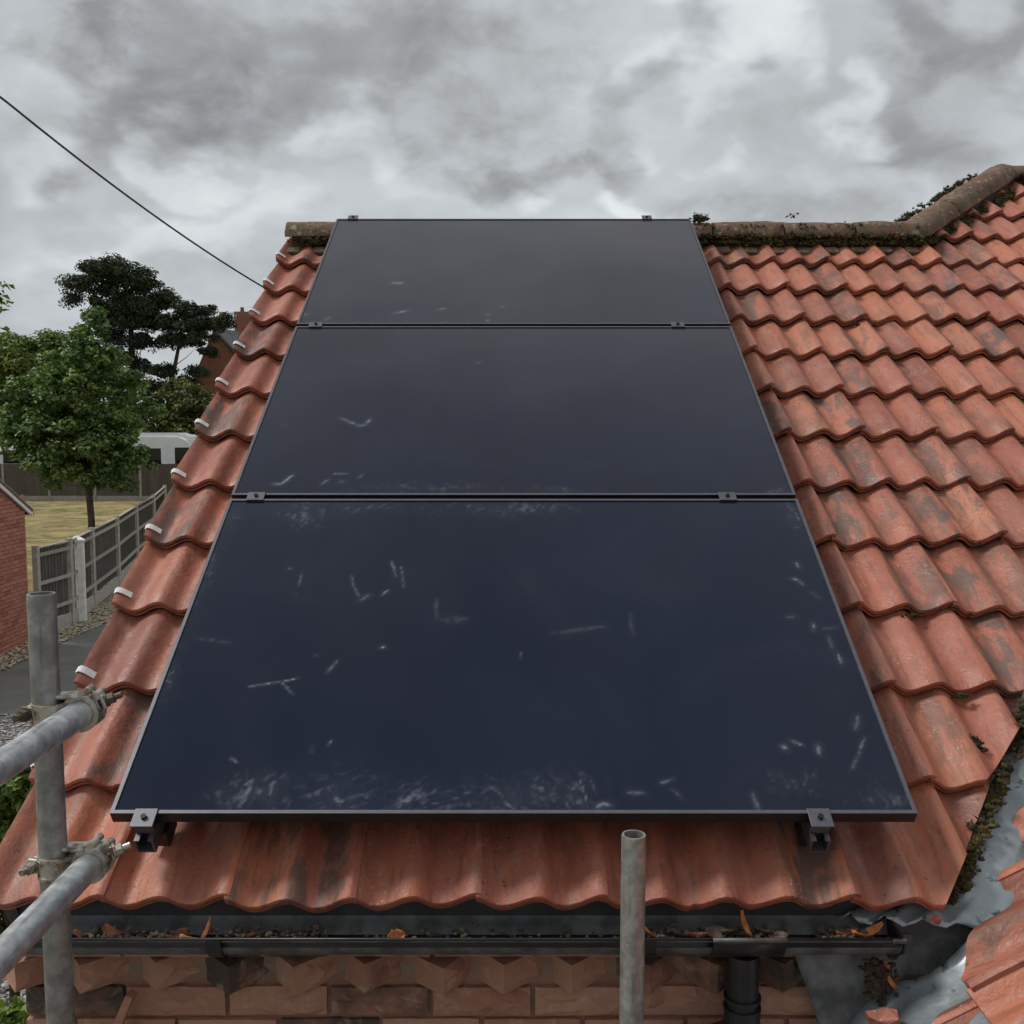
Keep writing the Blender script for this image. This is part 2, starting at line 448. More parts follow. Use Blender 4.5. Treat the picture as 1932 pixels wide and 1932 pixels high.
# ------------------------------------------------------------------ roof frames
TH = R(31.87)
P0 = CAM + Vector((0, math.cos(PITCH), -math.sin(PITCH))) * 2.1455 - Vector((0, math.sin(PITCH), math.cos(PITCH))) * 0.6425
S = Vector((0, math.cos(TH), math.sin(TH)))
NN = Vector((0, -math.sin(TH), math.cos(TH)))
def frame(o, ax, ay, az):
    m = Matrix.Identity(4)
    for i, a in enumerate((ax, ay, az)):
        for j in range(3): m[j][i] = a[j]
    for j in range(3): m[j][3] = o[j]
    return m
PANEL_F = frame(P0, Vector((1, 0, 0)), S, NN)                      # x across, y up the slope, z out of the roof
CREST = 0.11                                                       # tile crests lie this far below the panel glass
TILE_F = frame(P0 - NN * CREST, Vector((1, 0, 0)), S, NN)
WA = R(35)                                                          # pitch of the side wing, slope faces left
WO = Vector((0.893, 0.0, 3.19 + (0.893 - 1.03) * math.tan(WA)))
WS = Vector((math.cos(WA), 0, math.sin(WA)))
WN = Vector((-math.sin(WA), 0, math.cos(WA)))
WING_F = frame(WO, Vector((0, -1, 0)), WS, WN)

# ------------------------------------------------------------------ the house
house = tag(empty('house', (0.0, 5.2, 0.0)), 'brick house with red clay pantile roof carrying three solar panels', 'house')
def tp(x, v, n=0.0): return TILE_F @ Vector((x, v, n))
V_R = 3.52
# roof deck: front slope of the low range and of the taller range behind, with rear slopes
DN = -0.105
dv = [tp(-1.10, -0.06, DN), tp(0.80, -0.06, DN), tp(3.6, 3.7, DN), tp(3.6, 4.44, DN), tp(2.80, 4.44, DN), tp(2.13, V_R, DN), tp(-1.10, V_R, DN)]
rear = [Vector((-1.10, 8.3, 3.17)), Vector((2.13, 8.3, 3.17)), Vector((2.80, 8.9, 3.17)), Vector((3.6, 8.9, 3.17))]
vv = dv + rear
roof = pyd('roof', vv, [(0, 1, 2, 3, 4, 5, 6), (6, 5, 8, 7), (5, 4, 9, 8), (4, 3, 10, 9), (6, 7, 0), (2, 10, 3)], UNDERLAY, house)

# pantile mesh: two S rolls, rounded nose, recessed lip below it
P = PITCHR
def prof(x, A=0.031):
    t = (x / P) % 1.0
    if x > 2 * P: t = (x - 2 * P) / P
    ph = t / 0.40 * math.pi if t < 0.40 else math.pi + (t - 0.40) / 0.60 * math.pi
    return -A + A * (0.5 + 0.5 * math.cos(ph))
def tile_bm(seed=0, length=0.385, verge=False):
    r = random.Random(seed)
    xs = [2 * P * i / 32 for i in range(33)] + [2 * P + 0.007, 2 * P + 0.013]
    wob = [r.uniform(-0.0012, 0.0012) for _ in range(4)]
    rows = [(0.0, -0.0110), (0.0, -0.0038), (0.0014, -0.0010), (0.0045, 0.0), (0.06, -0.004), (0.16, -0.0150), (0.25, -0.0265), (0.306, -0.0335), (length, -0.0470)]
    back = [(0.009, -0.0120), (0.009, -0.0170), (0.0035, -0.0180), (0.0035, -0.0255), (0.05, -0.034), (length, -0.064)]
    chips = [(r.uniform(0, 2 * P), r.uniform(0.004, 0.016), r.uniform(0.002, 0.008)) for _ in range(r.choice((0, 0, 1, 2)))]
    bm = bmesh.new()
    G = []
    for j, (y, z) in enumerate(back[::-1] + rows):
        row = []
        for x in xs:
            lift = 0.0085 * max(0.0, min(1.0, (x - (2 * P - 0.045)) / 0.045))
            w_ = wob[0] * math.sin(x * 23) + wob[1] * math.sin(x * 41 + 1) if y < 0.02 else 0
            if y < 0.012: w_ += sum(cd_ * max(0.0, 1 - ((x - cx_) / cw_) ** 2) for cx_, cw_, cd_ in chips)
            row.append(bm.verts.new((x, y + w_, prof(x) + z + lift)))
        G.append(row)
    for j in range(len(G) - 1):
        for i in range(len(xs) - 1):
            bm.faces.new((G[j][i], G[j][i + 1], G[j + 1][i + 1], G[j + 1][i]))
    for i in (0, len(xs) - 1):
        try: bm.faces.new([g[i] for g in G])
        except ValueError: pass
    return bm
TILE_ME = []
for k in range(10):
    bm = tile_bm(k)
    me = bpy.data.meshes.new('roof_tile')
    bmesh.ops.recalc_face_normals(bm, faces=bm.faces[:])
    bm.to_mesh(me); bm.free()
    me.polygons.foreach_set('use_smooth', [True] * len(me.polygons)); me.set_sharp_from_angle(angle=R(30))
    me.materials.append(TILE); TILE_ME.append(me)
GAUGE, V_E, X_E = 0.306, -0.125, -1.136
def place_tile(x0, v0, F, parent, cuts=(), jit=1.0):
    """lay one tile; cuts are half planes (point, normal) in the roof frame, the side the normal points to is removed"""
    cs = [(x0, v0), (x0 + 2 * P, v0), (x0, v0 + GAUGE), (x0 + 2 * P, v0 + GAUGE)]
    need = []
    for (px_, py_), (nx, ny) in cuts:
        d = [(cx - px_) * nx + (cy - py_) * ny for cx, cy in cs]
        if min(d) >= -0.015: return None
        if max(d) > 0:
            ja = rng.gauss(0, 0.05); jo = rng.gauss(0, 0.005)
            cxm, cym = (cs[0][0] + cs[3][0]) / 2, (cs[0][1] + cs[3][1]) / 2
            dm = (cxm - px_) * nx + (cym - py_) * ny
            fx, fy = cxm - nx * dm + nx * jo, cym - ny * dm + ny * jo
            need.append(((fx, fy), (nx * math.cos(ja) - ny * math.sin(ja), nx * math.sin(ja) + ny * math.cos(ja))))
    rot = Matrix.Rotation(R(rng.gauss(0, 0.7) * jit), 4, 'Z') @ Matrix.Rotation(R(rng.gauss(0, 0.55) * jit), 4, 'Y')
    loc = Matrix.Translation((x0 + rng.gauss(0, 0.0012) * jit, v0 + rng.gauss(0, 0.004) * jit, rng.uniform(-0.002, 0.004) * jit))
    m = F @ loc @ rot
    if need:
        bm = tile_bm(rng.randrange(99))
        inv = (loc @ rot).inverted()
        for (px_, py_), (nx, ny) in need:
            co = inv @ Vector((px_, py_, 0)); no = inv.to_3x3() @ Vector((nx, ny, 0))
            g = bm.verts[:] + bm.edges[:] + bm.faces[:]
            bmesh.ops.bisect_plane(bm, geom=g, plane_co=co, plane_no=no, clear_outer=True)
            es = [e for e in bm.edges if e.is_boundary]
            bmesh.ops.holes_fill(bm, edges=es, sides=0)
        if len(bm.faces) < 6: bm.free(); return None
        o = from_bm('roof_tile', bm, TILE, parent, m, smooth=True, auto=30)
    else:
        o = link('roof_tile', rng.choice(TILE_ME), None, parent, m)
    return o
sl = math.hypot(1, 0.69)
val = ((0.913, -0.124), (1 / sl, -0.69 / sl))                       # cut along the valley
shp = math.hypot(1, 0.70)
hipc = ((2.03, 3.60), (-1 / shp, 0.70 / shp))                      # cut along the hip
RIDGE_CUT = ((0, V_R + 0.07), (0, 1))
for row in range(16):
    v0 = V_E + GAUGE * row
    for k in range(17):
        x0 = X_E + 2 * P * k
        cuts = [val]
        if row >= 11:
            if row > 11: cuts.append(hipc)
            elif x0 + P < 2.05: cuts.append(RIDGE_CUT)
        if row >= 12 and x0 + 2 * P < 2.0: continue
        if v0 > 4.40: continue
        place_tile(x0, v0, TILE_F, roof, cuts, 0.25 if k == 0 else 1.0)
# white verge clips
def clip_bm():
    bm = bmesh.new()
    xs = [-0.005, 0.0, 0.007, 0.015, 0.023, 0.030, 0.037]
    top = []; n = len(xs)
    for y in (0.0, 0.021):
        for dz in (0.0012, 0.0032):
            top.append([bm.verts.new((x, y, prof(max(x, 0)) + dz - (0.004 if x < 0 else 0) - 0.003)) for x in xs])
    a, b, c, d = top
    for i in range(n - 1):
        bm.faces.new((b[i], b[i + 1], d[i + 1], d[i])); bm.faces.new((a[i], c[i], c[i + 1], a[i + 1]))
        bm.faces.new((a[i], a[i + 1], b[i + 1], b[i])); bm.faces.new((c[i], d[i], d[i + 1], c[i + 1]))
    bm.faces.new((a[0], b[0], d[0], c[0])); bm.faces.new((a[-1], c[-1], d[-1], b[-1]))
    bx(bm, (-0.0062, 0.0105, -0.016), (0.0025, 0.021, 0.024))
    return bm
bm = clip_bm(); clip_me = bpy.data.meshes.new('verge_clip')
bmesh.ops.recalc_face_normals(bm, faces=bm.faces[:]); bm.to_mesh(clip_me); bm.free(); clip_me.materials.append(WHITEPL)
for row in range(1, 12):
    v = V_E + GAUGE * row + 0.036 + rng.uniform(-0.006, 0.006)
    link('verge_clip', clip_me, None, roof, TILE_F @ Matrix.Translation((X_E + rng.uniform(-.002, .002), v, 0.0042)) @ Matrix.Rotation(R(rng.uniform(-6, 6)), 4, 'Z'))
# mortar bedding under the verge
bm = bmesh.new(); bx(bm, (X_E + 0.05, (V_E + V_R) / 2, -0.095), (0.03, V_R - V_E - 0.03, 0.05))
from_bm('verge_mortar', bm, MORTAR, roof, TILE_F)

# ridge and hip tiles: half-round caps bedded in mortar
def cap_bm(length, ro=0.097, t=0.016, seg=14, sag=0.0, seed=0):
    r = random.Random(seed)
    bm = bmesh.new(); rings = []
    for x in (0.0, 0.006, length * 0.2, length * 0.4, length * 0.6, length * 0.8, length - 0.006, length):
        e = 0.004 if x in (0.0, length) else 0.0
        ring = []
        for rr in (ro - e, ro - t):
            for k in range(seg + 1):
                a = math.pi * (k / seg) * 1.04 - 0.03
                j = r.uniform(-0.005, 0.004)
                ring.append(bm.verts.new((x, -math.cos(a) * (rr + j), math.sin(a) * (rr * 0.86 + j))))
        rings.append(ring)
    n = seg + 1
    for i in range(len(rings) - 1):
        A, B = rings[i], rings[i + 1]
        for k in range(seg):
            bm.faces.new((A[k], B[k], B[k + 1], A[k + 1]))
            bm.faces.new((A[n + k], A[n + k + 1], B[n + k + 1], B[n + k]))
        for k in (0, seg):
            bm.faces.new((A[k], A[n + k], B[n + k], B[k]))
    for A in (rings[0], rings[-1]):
        for k in range(seg):
            bm.faces.new((A[k], A[k + 1], A[n + k + 1], A[n + k]))
    return bm
def cap_run(p, q, length, name='ridge_tile', ro=0.097):
    p, q = Vector(p), Vector(q); d = (q - p); L = d.length; d.normalize()
    n = max(1, round(L / length)); step = L / n
    side = Vector((0, 0, 1)).cross(d).normalized(); up = d.cross(side)
    for i in range(n):
        o = p + d * (step * i) + up * rng.uniform(-0.003, 0.004)
        m = frame(o, d, side, up) @ Matrix.Rotation(R(rng.uniform(-0.7, 0.7)), 4, 'Y')
        from_bm(name, cap_bm(step - 0.008, ro, seed=i + int(L * 100)), RIDGE, roof, m, smooth=True, auto=65)
    bm = bmesh.new()
    bx(bm, (L / 2, 0, -0.03), (L - 0.06, 0.13, 0.17))
    from_bm('ridge_mortar', bm, MORTAR, roof, frame(p, d, side, up))
RZ = 5.118; RY = 5.14
cap_run((-1.125, RY, RZ), (2.04, RY, RZ), 0.365)
cap_run((1.985, RY + 0.01, RZ + 0.005), (2.79, 5.90, 5.605), 0.36, 'hip_tile')
cap_run((2.80, 5.92, 5.59), (3.7, 5.92, 5.59), 0.40)

# small clay slips bedded in the tile troughs under the ridge
bm = bmesh.new(); bx(bm, (0, 0, 0), (0.062, 0.05, 0.016), bev=0.003); slip_me = bpy.data.meshes.new('dentil_slip'); bm.to_mesh(slip_me); bm.free(); slip_me.materials.append(RIDGE)
for k in range(25):
    xx = X_E + P * (k + 0.42)
    if -0.80 < xx < 0.82 or xx > 2.08: continue
    link('dentil_slip', slip_me, None, roof, TILE_F @ Matrix.Translation((xx, V_R - 0.125 + rng.uniform(-.008, .008), -0.030 + rng.uniform(-.003, .003))) @ Matrix.Rotation(R(rng.uniform(-8, 8)), 4, 'Z') @ Matrix.Rotation(R(4), 4, 'X'))
# moss: along ridge, hip, valley cut and a few clumps on the tiles
moss_v, moss_f = [], []
ico = bmesh.new(); bmesh.ops.create_icosphere(ico, subdivisions=1, radius=1.0)
ICO_V = np.array([v.co[:] for v in ico.verts]); ICO_F = [tuple(v.index for v in f.verts) for f in ico.faces]; ico.free()
def blob(V, F, c, r, flat=0.6):
    rot = nprng.normal(size=(3, 3)); q, _ = np.linalg.qr(rot)
    p = (ICO_V * (1 + nprng.uniform(-0.35, 0.35, (len(ICO_V), 1)))) @ q
    p = p * np.array([r, r, r * flat]) * nprng.uniform(0.7, 1.3, 3) + np.array(c)
    b = len(V); V.extend(p.tolist()); F.extend([tuple(i + b for i in f) for f in ICO_F])
def tuft(V, F, c, r, k=9):
    for _ in range(k):
        d = nprng.normal(size=3); d[2] = abs(d[2]) * 1.2 + 0.2; d /= np.linalg.norm(d)
        s = np.cross(d, nprng.normal(size=3)); s /= np.linalg.norm(s) + 1e-9
        b0 = np.array(c) + d * r * 0.6; L = r * nprng.uniform(0.5, 1.1); w = r * 0.16
        i = len(V); V.extend([(b0 + s * w).tolist(), (b0 - s * w).tolist(), (b0 + d * L + nprng.normal(size=3) * r * 0.2).tolist()]); F.append((i, i + 1, i + 2))
def moss_line(a, b, n, rad, spread, zoff=0.0, dens=None):
    a, b = Vector(a), Vector(b)
    for _ in range(n):
        t = rng.random()
        if dens and rng.random() > dens(t): continue
        p = a.lerp(b, t) + Vector((rng.gauss(0, spread), rng.gauss(0, spread * 0.6), rng.gauss(zoff, spread * 0.5)))
        rr_ = rng.uniform(0.35, 0.9) * rad
        blob(moss_v, moss_f, p, rr_)
        tuft(moss_v, moss_f, p, rr_ * 1.1)
cl = lambda t: 0.35 + 0.65 * (math.sin(t * 31) * 0.5 + 0.5)
fr = -0.100
moss_line((0.86, RY + fr, RZ - 0.005), (2.03, RY + fr, RZ - 0.005), 560, 0.015, 0.011, 0.0, cl)
moss_line((0.86, RY + fr + .02, RZ + 0.05), (2.12, RY + fr + .02, RZ + 0.05), 90, 0.010, 0.014, 0, cl)
moss_line((0.86, RY + fr + 0.012, RZ - 0.03), (2.03, RY + fr + 0.012, RZ - 0.03), 620, 0.014, 0.012)
moss_line((-1.07, RY + fr + 0.012, RZ - 0.03), (-0.75, RY + fr + 0.012, RZ - 0.03), 130, 0.014, 0.012)
moss_line((-1.08, RY + fr, RZ - 0.01), (-0.7, RY + fr, RZ - 0.01), 130, 0.014, 0.012, -0.006)
moss_line((0.90, RY - 0.06, RZ + 0.09), (0.93, RY - 0.05, RZ + 0.09), 26, 0.020, 0.014)
moss_line((1.36, RY - 0.04, RZ + 0.11), (1.40, RY - 0.04, RZ + 0.11), 8, 0.012, 0.012)
moss_line((2.07, RY - 0.02, RZ - 0.02), (2.90, 5.83, 5.54), 420, 0.016, 0.018)
moss_line((1.90, RY + 0.12, RZ + 0.06), (2.64, 5.96, 5.62), 160, 0.018, 0.016)
moss_line((2.84, 5.80, 5.58), (3.3, 5.80, 5.58), 160, 0.018, 0.016)
def tpl(x, v, n): q = tp(x, v, n); return (q.x, q.y, q.z)
moss_line(tpl(0.93, -0.11, -0.05), tpl(1.30, 0.42, -0.045), 190, 0.010, 0.006, -0.004, cl)
moss_line(tpl(0.97, -0.08, -0.055), tpl(1.05, 0.05, -0.05), 60, 0.013, 0.012)
moss_line(tpl(1.06, 0.06, -0.05), tpl(1.36, 0.47, -0.045), 200, 0.014, 0.011, 0, cl)
moss_line(tpl(1.28, 0.36, -0.03), tpl(1.42, 0.50, -0.01), 200, 0.018, 0.020)
moss_line(tpl(1.125, 0.325, -0.026), tpl(1.145, 0.285, -0.026), 36, 0.008, 0.007)
for (mx, mv) in ((1.11, 0.775), (1.14, 0.478), (1.63, 1.96), (1.45, 2.61), (1.92, 1.10)):
    moss_line(tpl(mx, mv, -0.034), tpl(mx + 0.03, mv - 0.01, -0.034), 16, 0.008, 0.007)
tag(pyd('moss', moss_v, moss_f, MOSS, roof, smooth=True), kind='stuff')

# ------------------------------------------------------------------ house wall under the eaves
WY = 2.122
bm = bmesh.new()
bx(bm, ((-1.075 + 3.55) / 2, (WY + 0.014 + 8.2) / 2, 1.55), (4.625, 8.2 - WY - 0.014, 3.10))
wall = from_bm('wall', bm, BRICKWALL, house)
def brick_mesh(w, d, h, seed, rough=0.007):
    """rock-faced brick: the front is a coarse broken surface of flat facets"""
    r = random.Random(seed); bm = bmesh.new(); nx, nz = (7 if w > 0.15 else 4), 4
    F_, B_ = [], []
    for j in range(nz + 1):
        rowf = []
        for i in range(nx + 1):
            e = (i in (0, nx)) or (j in (0, nz))
            x = (i / nx - 0.5) * w + (0 if i in (0, nx) else r.uniform(-0.3, 0.3) * w / nx) + r.uniform(-1, 1) * 0.0012
            z_ = (j / nz - 0.5) * h + (0 if j in (0, nz) else r.uniform(-0.3, 0.3) * h / nz) + r.uniform(-1, 1) * 0.0012
            y = -d / 2 + (0.002 if e else -r.random() ** 1.5 * rough)
            rowf.append(bm.verts.new((x, y, z_)))
        F_.append(rowf)
    for j in range(nz):
        for i in range(nx):
            a, b, c, dd = F_[j][i], F_[j][i + 1], F_[j + 1][i + 1], F_[j + 1][i]
            if r.random() < 0.5: bm.faces.new((a, b, c)); bm.faces.new((a, c, dd))
            else: bm.faces.new((a, b, dd)); bm.faces.new((b, c, dd))
    rim = F_[0][:] + [F_[j][-1] for j in range(1, nz + 1)] + F_[nz][-2::-1] + [F_[j][0] for j in range(nz - 1, 0, -1)]
    bk = [bm.verts.new((v.co.x, d / 2, v.co.z)) for v in rim]; n = len(rim)
    for k in range(n): bm.faces.new((rim[k], bk[k], bk[(k + 1) % n], rim[(k + 1) % n]))
    bm.faces.new(bk)
    me = bpy.data.meshes.new('brick'); bmesh.ops.recalc_face_normals(bm, faces=bm.faces[:]); bm.to_mesh(me); bm.free()
    me.materials.append(BRICK_H); return me
BR = [brick_mesh(0.215, 0.10, 0.065, s, 0.016) for s in range(8)]
BRR = [brick_mesh(0.215, 0.10, 0.068, s + 30, 0.034) for s in range(9)]
BH = [brick_mesh(0.1025, 0.10, 0.065, s + 9) for s in range(2)]
# a flat top course, a dogtooth course of bricks set cornerwise, then plain stretcher courses
z = 3.046
for i in range(8):                                                  # oversailing course under the gutter
    link('brick', rng.choice(BR), None, wall, Matrix.Translation((-0.965 + 0.225 * i, WY + 0.028, z + 0.0375 - 0.008)))
z -= 0.075
x = -1.03
while x < 0.72:
    m = Matrix.Translation((x, WY + 0.064 + rng.uniform(-.006, .006), z + 0.0325)) @ Matrix.Rotation(R(45 + rng.uniform(-7, 7)), 4, 'Z') @ Matrix.Rotation(R(rng.uniform(-3, 3)), 4, 'Y')
    link('brick', rng.choice(BR), None, wall, m)
    x += 0.150 + rng.uniform(-.006, .006)
for r_ in range(5):
    z -= 0.075
    x = -1.078 + (0.1125 if r_ % 2 else 0)
    if r_ % 2: link('brick', BH[0], None, wall, Matrix.Translation((-1.0268, WY + 0.05, z + 0.0325)))
    while x < 0.66:
        link('brick', rng.choice(BR), None, wall, Matrix.Translation((x + 0.1075, WY + 0.05 + rng.uniform(-.003, .003), z + 0.0325 + rng.uniform(-.001, .001))))
        x += 0.225
bm = bmesh.new(); bx(bm, (-0.16, WY - 0.012, 3.145), (1.86, 0.024, 0.12))
from_bm('fascia', bm, FASCIA, house)

# gutter: half-round channel with a stop end, brackets and an outlet
GY, GZ, GR = 2.046, 3.133, 0.048
def gutter_bm(x0, x1, ro, t=0.003, seg=16, lip=0.006):
    bm = bmesh.new(); rows = []
    for x in (x0, x1):
        out = [(-ro - lip * 0.5, 0.0), (-ro - lip * 0.5, 0.004), (-ro + t, 0.004)]
        inn = [(-math.cos(math.pi * k / seg) * (ro - t), -math.sin(math.pi * k / seg) * (ro - t)) for k in range(seg + 1)]
        bk = [(ro, 0.008), (ro + 0.002, 0.0)]
        ou = [(math.cos(math.pi * k / seg) * ro, -math.sin(math.pi * k / seg) * ro) for k in range(seg + 1)]
        rows.append([bm.verts.new((x, GY + a, GZ + b)) for a, b in out + inn + bk + ou])
    A, B = rows; n = len(A)
    for k in range(n): bm.faces.new((A[k], A[(k + 1) % n], B[(k + 1) % n], B[k]))
    return bm
gutter = from_bm('gutter', gutter_bm(-1.062, 0.805, GR), GUTTER_IN, house, smooth=True, auto=35)
for xx in (-1.064, 0.808):
    bm = bmesh.new()
    vs_ = [bm.verts.new((xx, GY - math.cos(math.pi * k / 14) * (GR + 0.004), GZ + 0.004 - math.sin(math.pi * k / 14) * (GR + 0.004))) for k in range(15)]
    f = bm.faces.new(vs_)
    g = bmesh.ops.extrude_face_region(bm, geom=[f])
    bmesh.ops.translate(bm, vec=(0.005 if xx > 0 else -0.005, 0, 0), verts=[e for e in g['geom'] if isinstance(e, bmesh.types.BMVert)])
    from_bm('stop_end', bm, BLACKPL, gutter)
bm = bmesh.new(); bx(bm, (0.798, GY - GR - 0.003, GZ + 0.003), (0.030, 0.010, 0.008), bev=0.002)
from_bm('end_clip', bm, GUTTER_IN, gutter)
# black outer skin of the gutter front
bm = bmesh.new(); vsr = []
for xx in (-1.06, 0.803):
    vsr.append([bm.verts.new((xx, GY - math.cos(a) * (GR + 0.0018), GZ + 0.0055 - math.sin(a) * (GR + 0.0018))) for a in [math.pi * k / 16 for k in range(13)]])
for k in range(12): bm.faces.new((vsr[0][k], vsr[0][k + 1], vsr[1][k + 1], vsr[1][k]))
o = from_bm('gutter_front', bm, BLACKPL, gutter, smooth=True)
sm = o.modifiers.new('t', 'SOLIDIFY'); sm.thickness = 0.002; sm.offset = 1
bm = bmesh.new(); tube(bm, [(-1.06, GY - GR - 0.002, GZ + 0.006), (0.803, GY - GR - 0.002, GZ + 0.006)], 0.0034, 8)
from_bm('gutter_lip', bm, BLACKPL, gutter, smooth=True)
for xx in (-0.62, 0.28):
    bm = bmesh.new()
    ring_band(bm, (xx, GY, GZ + 0.004), (1, 0, 0), GR + 0.008, GR + 0.0045, 0.03, 24, 0, 2 * math.pi)
    bmesh.ops.bisect_plane(bm, geom=bm.verts[:] + bm.edges[:] + bm.faces[:], plane_co=(0, 0, GZ + 0.007), plane_no=(0, 0, 1), clear_outer=True)
    from_bm('gutter_bracket', bm, BLACKPL, gutter)
# outlet and downpipe
OX = 0.487
bm = bmesh.new()
vsr = []
for xx in (OX - 0.075, OX + 0.075):
    vsr.append([bm.verts.new((xx, GY - math.cos(a) * (GR + 0.007), GZ + 0.008 - math.sin(a) * (GR + 0.007))) for a in [math.pi * k / 16 for k in range(17)]])
for k in range(16): bm.faces.new((vsr[0][k], vsr[0][k + 1], vsr[1][k + 1], vsr[1][k]))
o = from_bm('gutter_outlet', bm, BLACKPL, gutter, smooth=True)
sm = o.modifiers.new('t', 'SOLIDIFY'); sm.thickness = 0.004; sm.offset = 1
bm = bmesh.new()
tube(bm, [(OX - 0.076, GY - GR - 0.010, GZ + 0.008), (OX + 0.076, GY - GR - 0.010, GZ + 0.008)], 0.005, 8)
from_bm('outlet_lip', bm, m_simple('worn_plastic', (0.09, 0.09, 0.088), 0.45, 0, 0.4, 30), gutter, smooth=True)
bm = bmesh.new()
tube(bm, [(OX, GY, GZ - 0.05), (OX, GY, 2.90)], 0.034, 20)
pipe = from_bm('downpipe', bm, BLACKPL, house, smooth=True, auto=50)
bm = bmesh.new()
for zz, rr in ((2.985, 0.0395), (2.962, 0.0395)):
    ring_band(bm, (OX, GY, zz), (0, 0, 1), rr, 0.033, 0.008, 24)
ring_band(bm, (OX, GY, 2.935), (0, 0, 1), 0.038, 0.033, 0.05, 24)
from_bm('pipe_collar', bm, BLACKPL, pipe, smooth=True, auto=40)
bm = bmesh.new()
tube(bm, [(OX, GY, 2.94), (OX - 0.004, GY, 2.915), (OX - 0.03, GY, 2.895), (OX - 0.075, GY - 0.002, 2.88), (OX - 0.14, GY - 0.004, 2.845), (OX - 0.22, GY - 0.006, 2.76)], 0.034, 20)
from_bm('swan_neck', bm, BLACKPL, pipe, smooth=True)
bm = bmesh.new()
d = Vector((-0.065, -0.002, -0.035)).normalized()
for k in range(3): ring_band(bm, Vector((OX - 0.085, GY, 2.877)) + d * 0.018 * k, d, 0.038, 0.033, 0.006, 20)
from_bm('pipe_rib', bm, BLACKPL, pipe, smooth=True, auto=40)

# ------------------------------------------------------------------ side wing on the right, its left slope, and the valley between
def wp(X, Y, n=0.0):
    b = (X - 0.893) / math.cos(WA); return WING_F @ Vector((-Y, b, n))
wv = [wp(0.60, 1.80, -0.064), wp(0.60, -1.6, -0.064), wp(2.3, -1.6, -0.064), wp(2.3, 3.45, -0.064), wp(0.92, 2.00, -0.064)]
wv += [Vector((4.0, -1.6, 2.82)), Vector((4.0, 3.45, 2.82))]
wing = pyd('wing_roof', wv, [(0, 1, 2, 3, 4), (2, 5, 6, 3), (1, 5, 2)], UNDERLAY, house)
wcut_n = Vector((-1, 1)).normalized()
for row in range(-1, 5):
    b0 = GAUGE * row
    for k in range(8):
        a0 = -2.42 + 2 * P * k
        if a0 > -0.6: continue
        # keep X - Y > -1.10 ; X = .893 + b cos, Y = -a
        off = -1.085
        nb, na = math.cos(WA), 1.0
        L = math.hypot(nb, na)
        cut = ((-(0.893 - off), 0.0), (-na / L, -nb / L))
        place_tile(a0, b0, WING_F, wing, [cut])
bm = bmesh.new(); bx(bm, (2.3, 0.2, 1.4), (2.7, 3.6, 2.8)); from_bm('wing_wall', bm, BRICKWALL, house)
# lead in the valley: a strip up the main slope and over on to the wing, crinkled at its lower end
LV, LF = [], []
zm = lambda Y: 3.124 + (Y - 2.034) * math.tan(TH)
zw = lambda X: 3.129 + (X - 1.03) * math.tan(WA)
xvl = lambda Y: 1.05 + (Y - 2.034) * 0.888
NU, NVV = 26, 60
for j in range(NVV + 1):
    t = j / NVV
    Y = 2.04 + t * 0.85
    for i in range(NU + 1):
        s = i / NU
        X = xvl(Y) + (s - 0.62) * 0.42
        if t < 0.2 and s < 0.62: X -= (0.62 - s) * 0.16 * (1 - t / 0.2)
        yy = Y + (0.03 * (1 - s) + 0.006 * math.sin(i * 1.7)) * max(0, 1 - t * 12)
        z_ = max(zm(yy), zw(X)) if s >= 0.62 else zm(yy)
        z_ += 0.0035 * math.sin(i * 0.9 + j * 0.5) * math.sin(j * 0.31) + 0.0016 * math.sin(i * 2.3 - j * 1.1) + rng.uniform(-0.0007, 0.0007)
        if t < 0.12 and s < 0.55: z_ += 0.008 * math.sin(i * 1.9) * (1 - t / 0.12)
        if abs(s - 0.62) < 0.045: z_ += 0.004
        LV.append((X, yy, z_))
for j in range(NVV):
    for i in range(NU):
        a = j * (NU + 1) + i; LF.append((a, a + 1, a + NU + 2, a + NU + 1))
o = pyd('valley_lead', LV, LF, LEAD, house, smooth=True)
sm = o.modifiers.new('t', 'SOLIDIFY'); sm.thickness = 0.004; sm.offset = -1
# lower lead on the wing slope, below the end of the valley
LV, LF = [], []
for j in range(13):
    for i in range(19):
        Y = 2.045 - j / 12 * 0.26 + 0.01 * math.sin(i * 0.8)
        X = 0.52 + i / 18 * 0.50
        p = wp(X, Y, -0.048 + 0.005 * math.sin(i * 1.1 + j * 0.7) + 0.004 * math.sin(j * 1.3 + i * 0.4) + rng.uniform(-0.0012, 0.0012))
        if j < 2: p.z += 0.02 * (2 - j) * (0.6 + 0.4 * math.sin(i * 0.9))
        LV.append(p)
for j in range(12):
    for i in range(18):
        a = j * 19 + i; LF.append((a, a + 1, a + 20, a + 19))
o = pyd('eaves_lead', LV, LF, LEAD, house, smooth=True)
sm = o.modifiers.new('t', 'SOLIDIFY'); sm.thickness = 0.004; sm.offset = -1
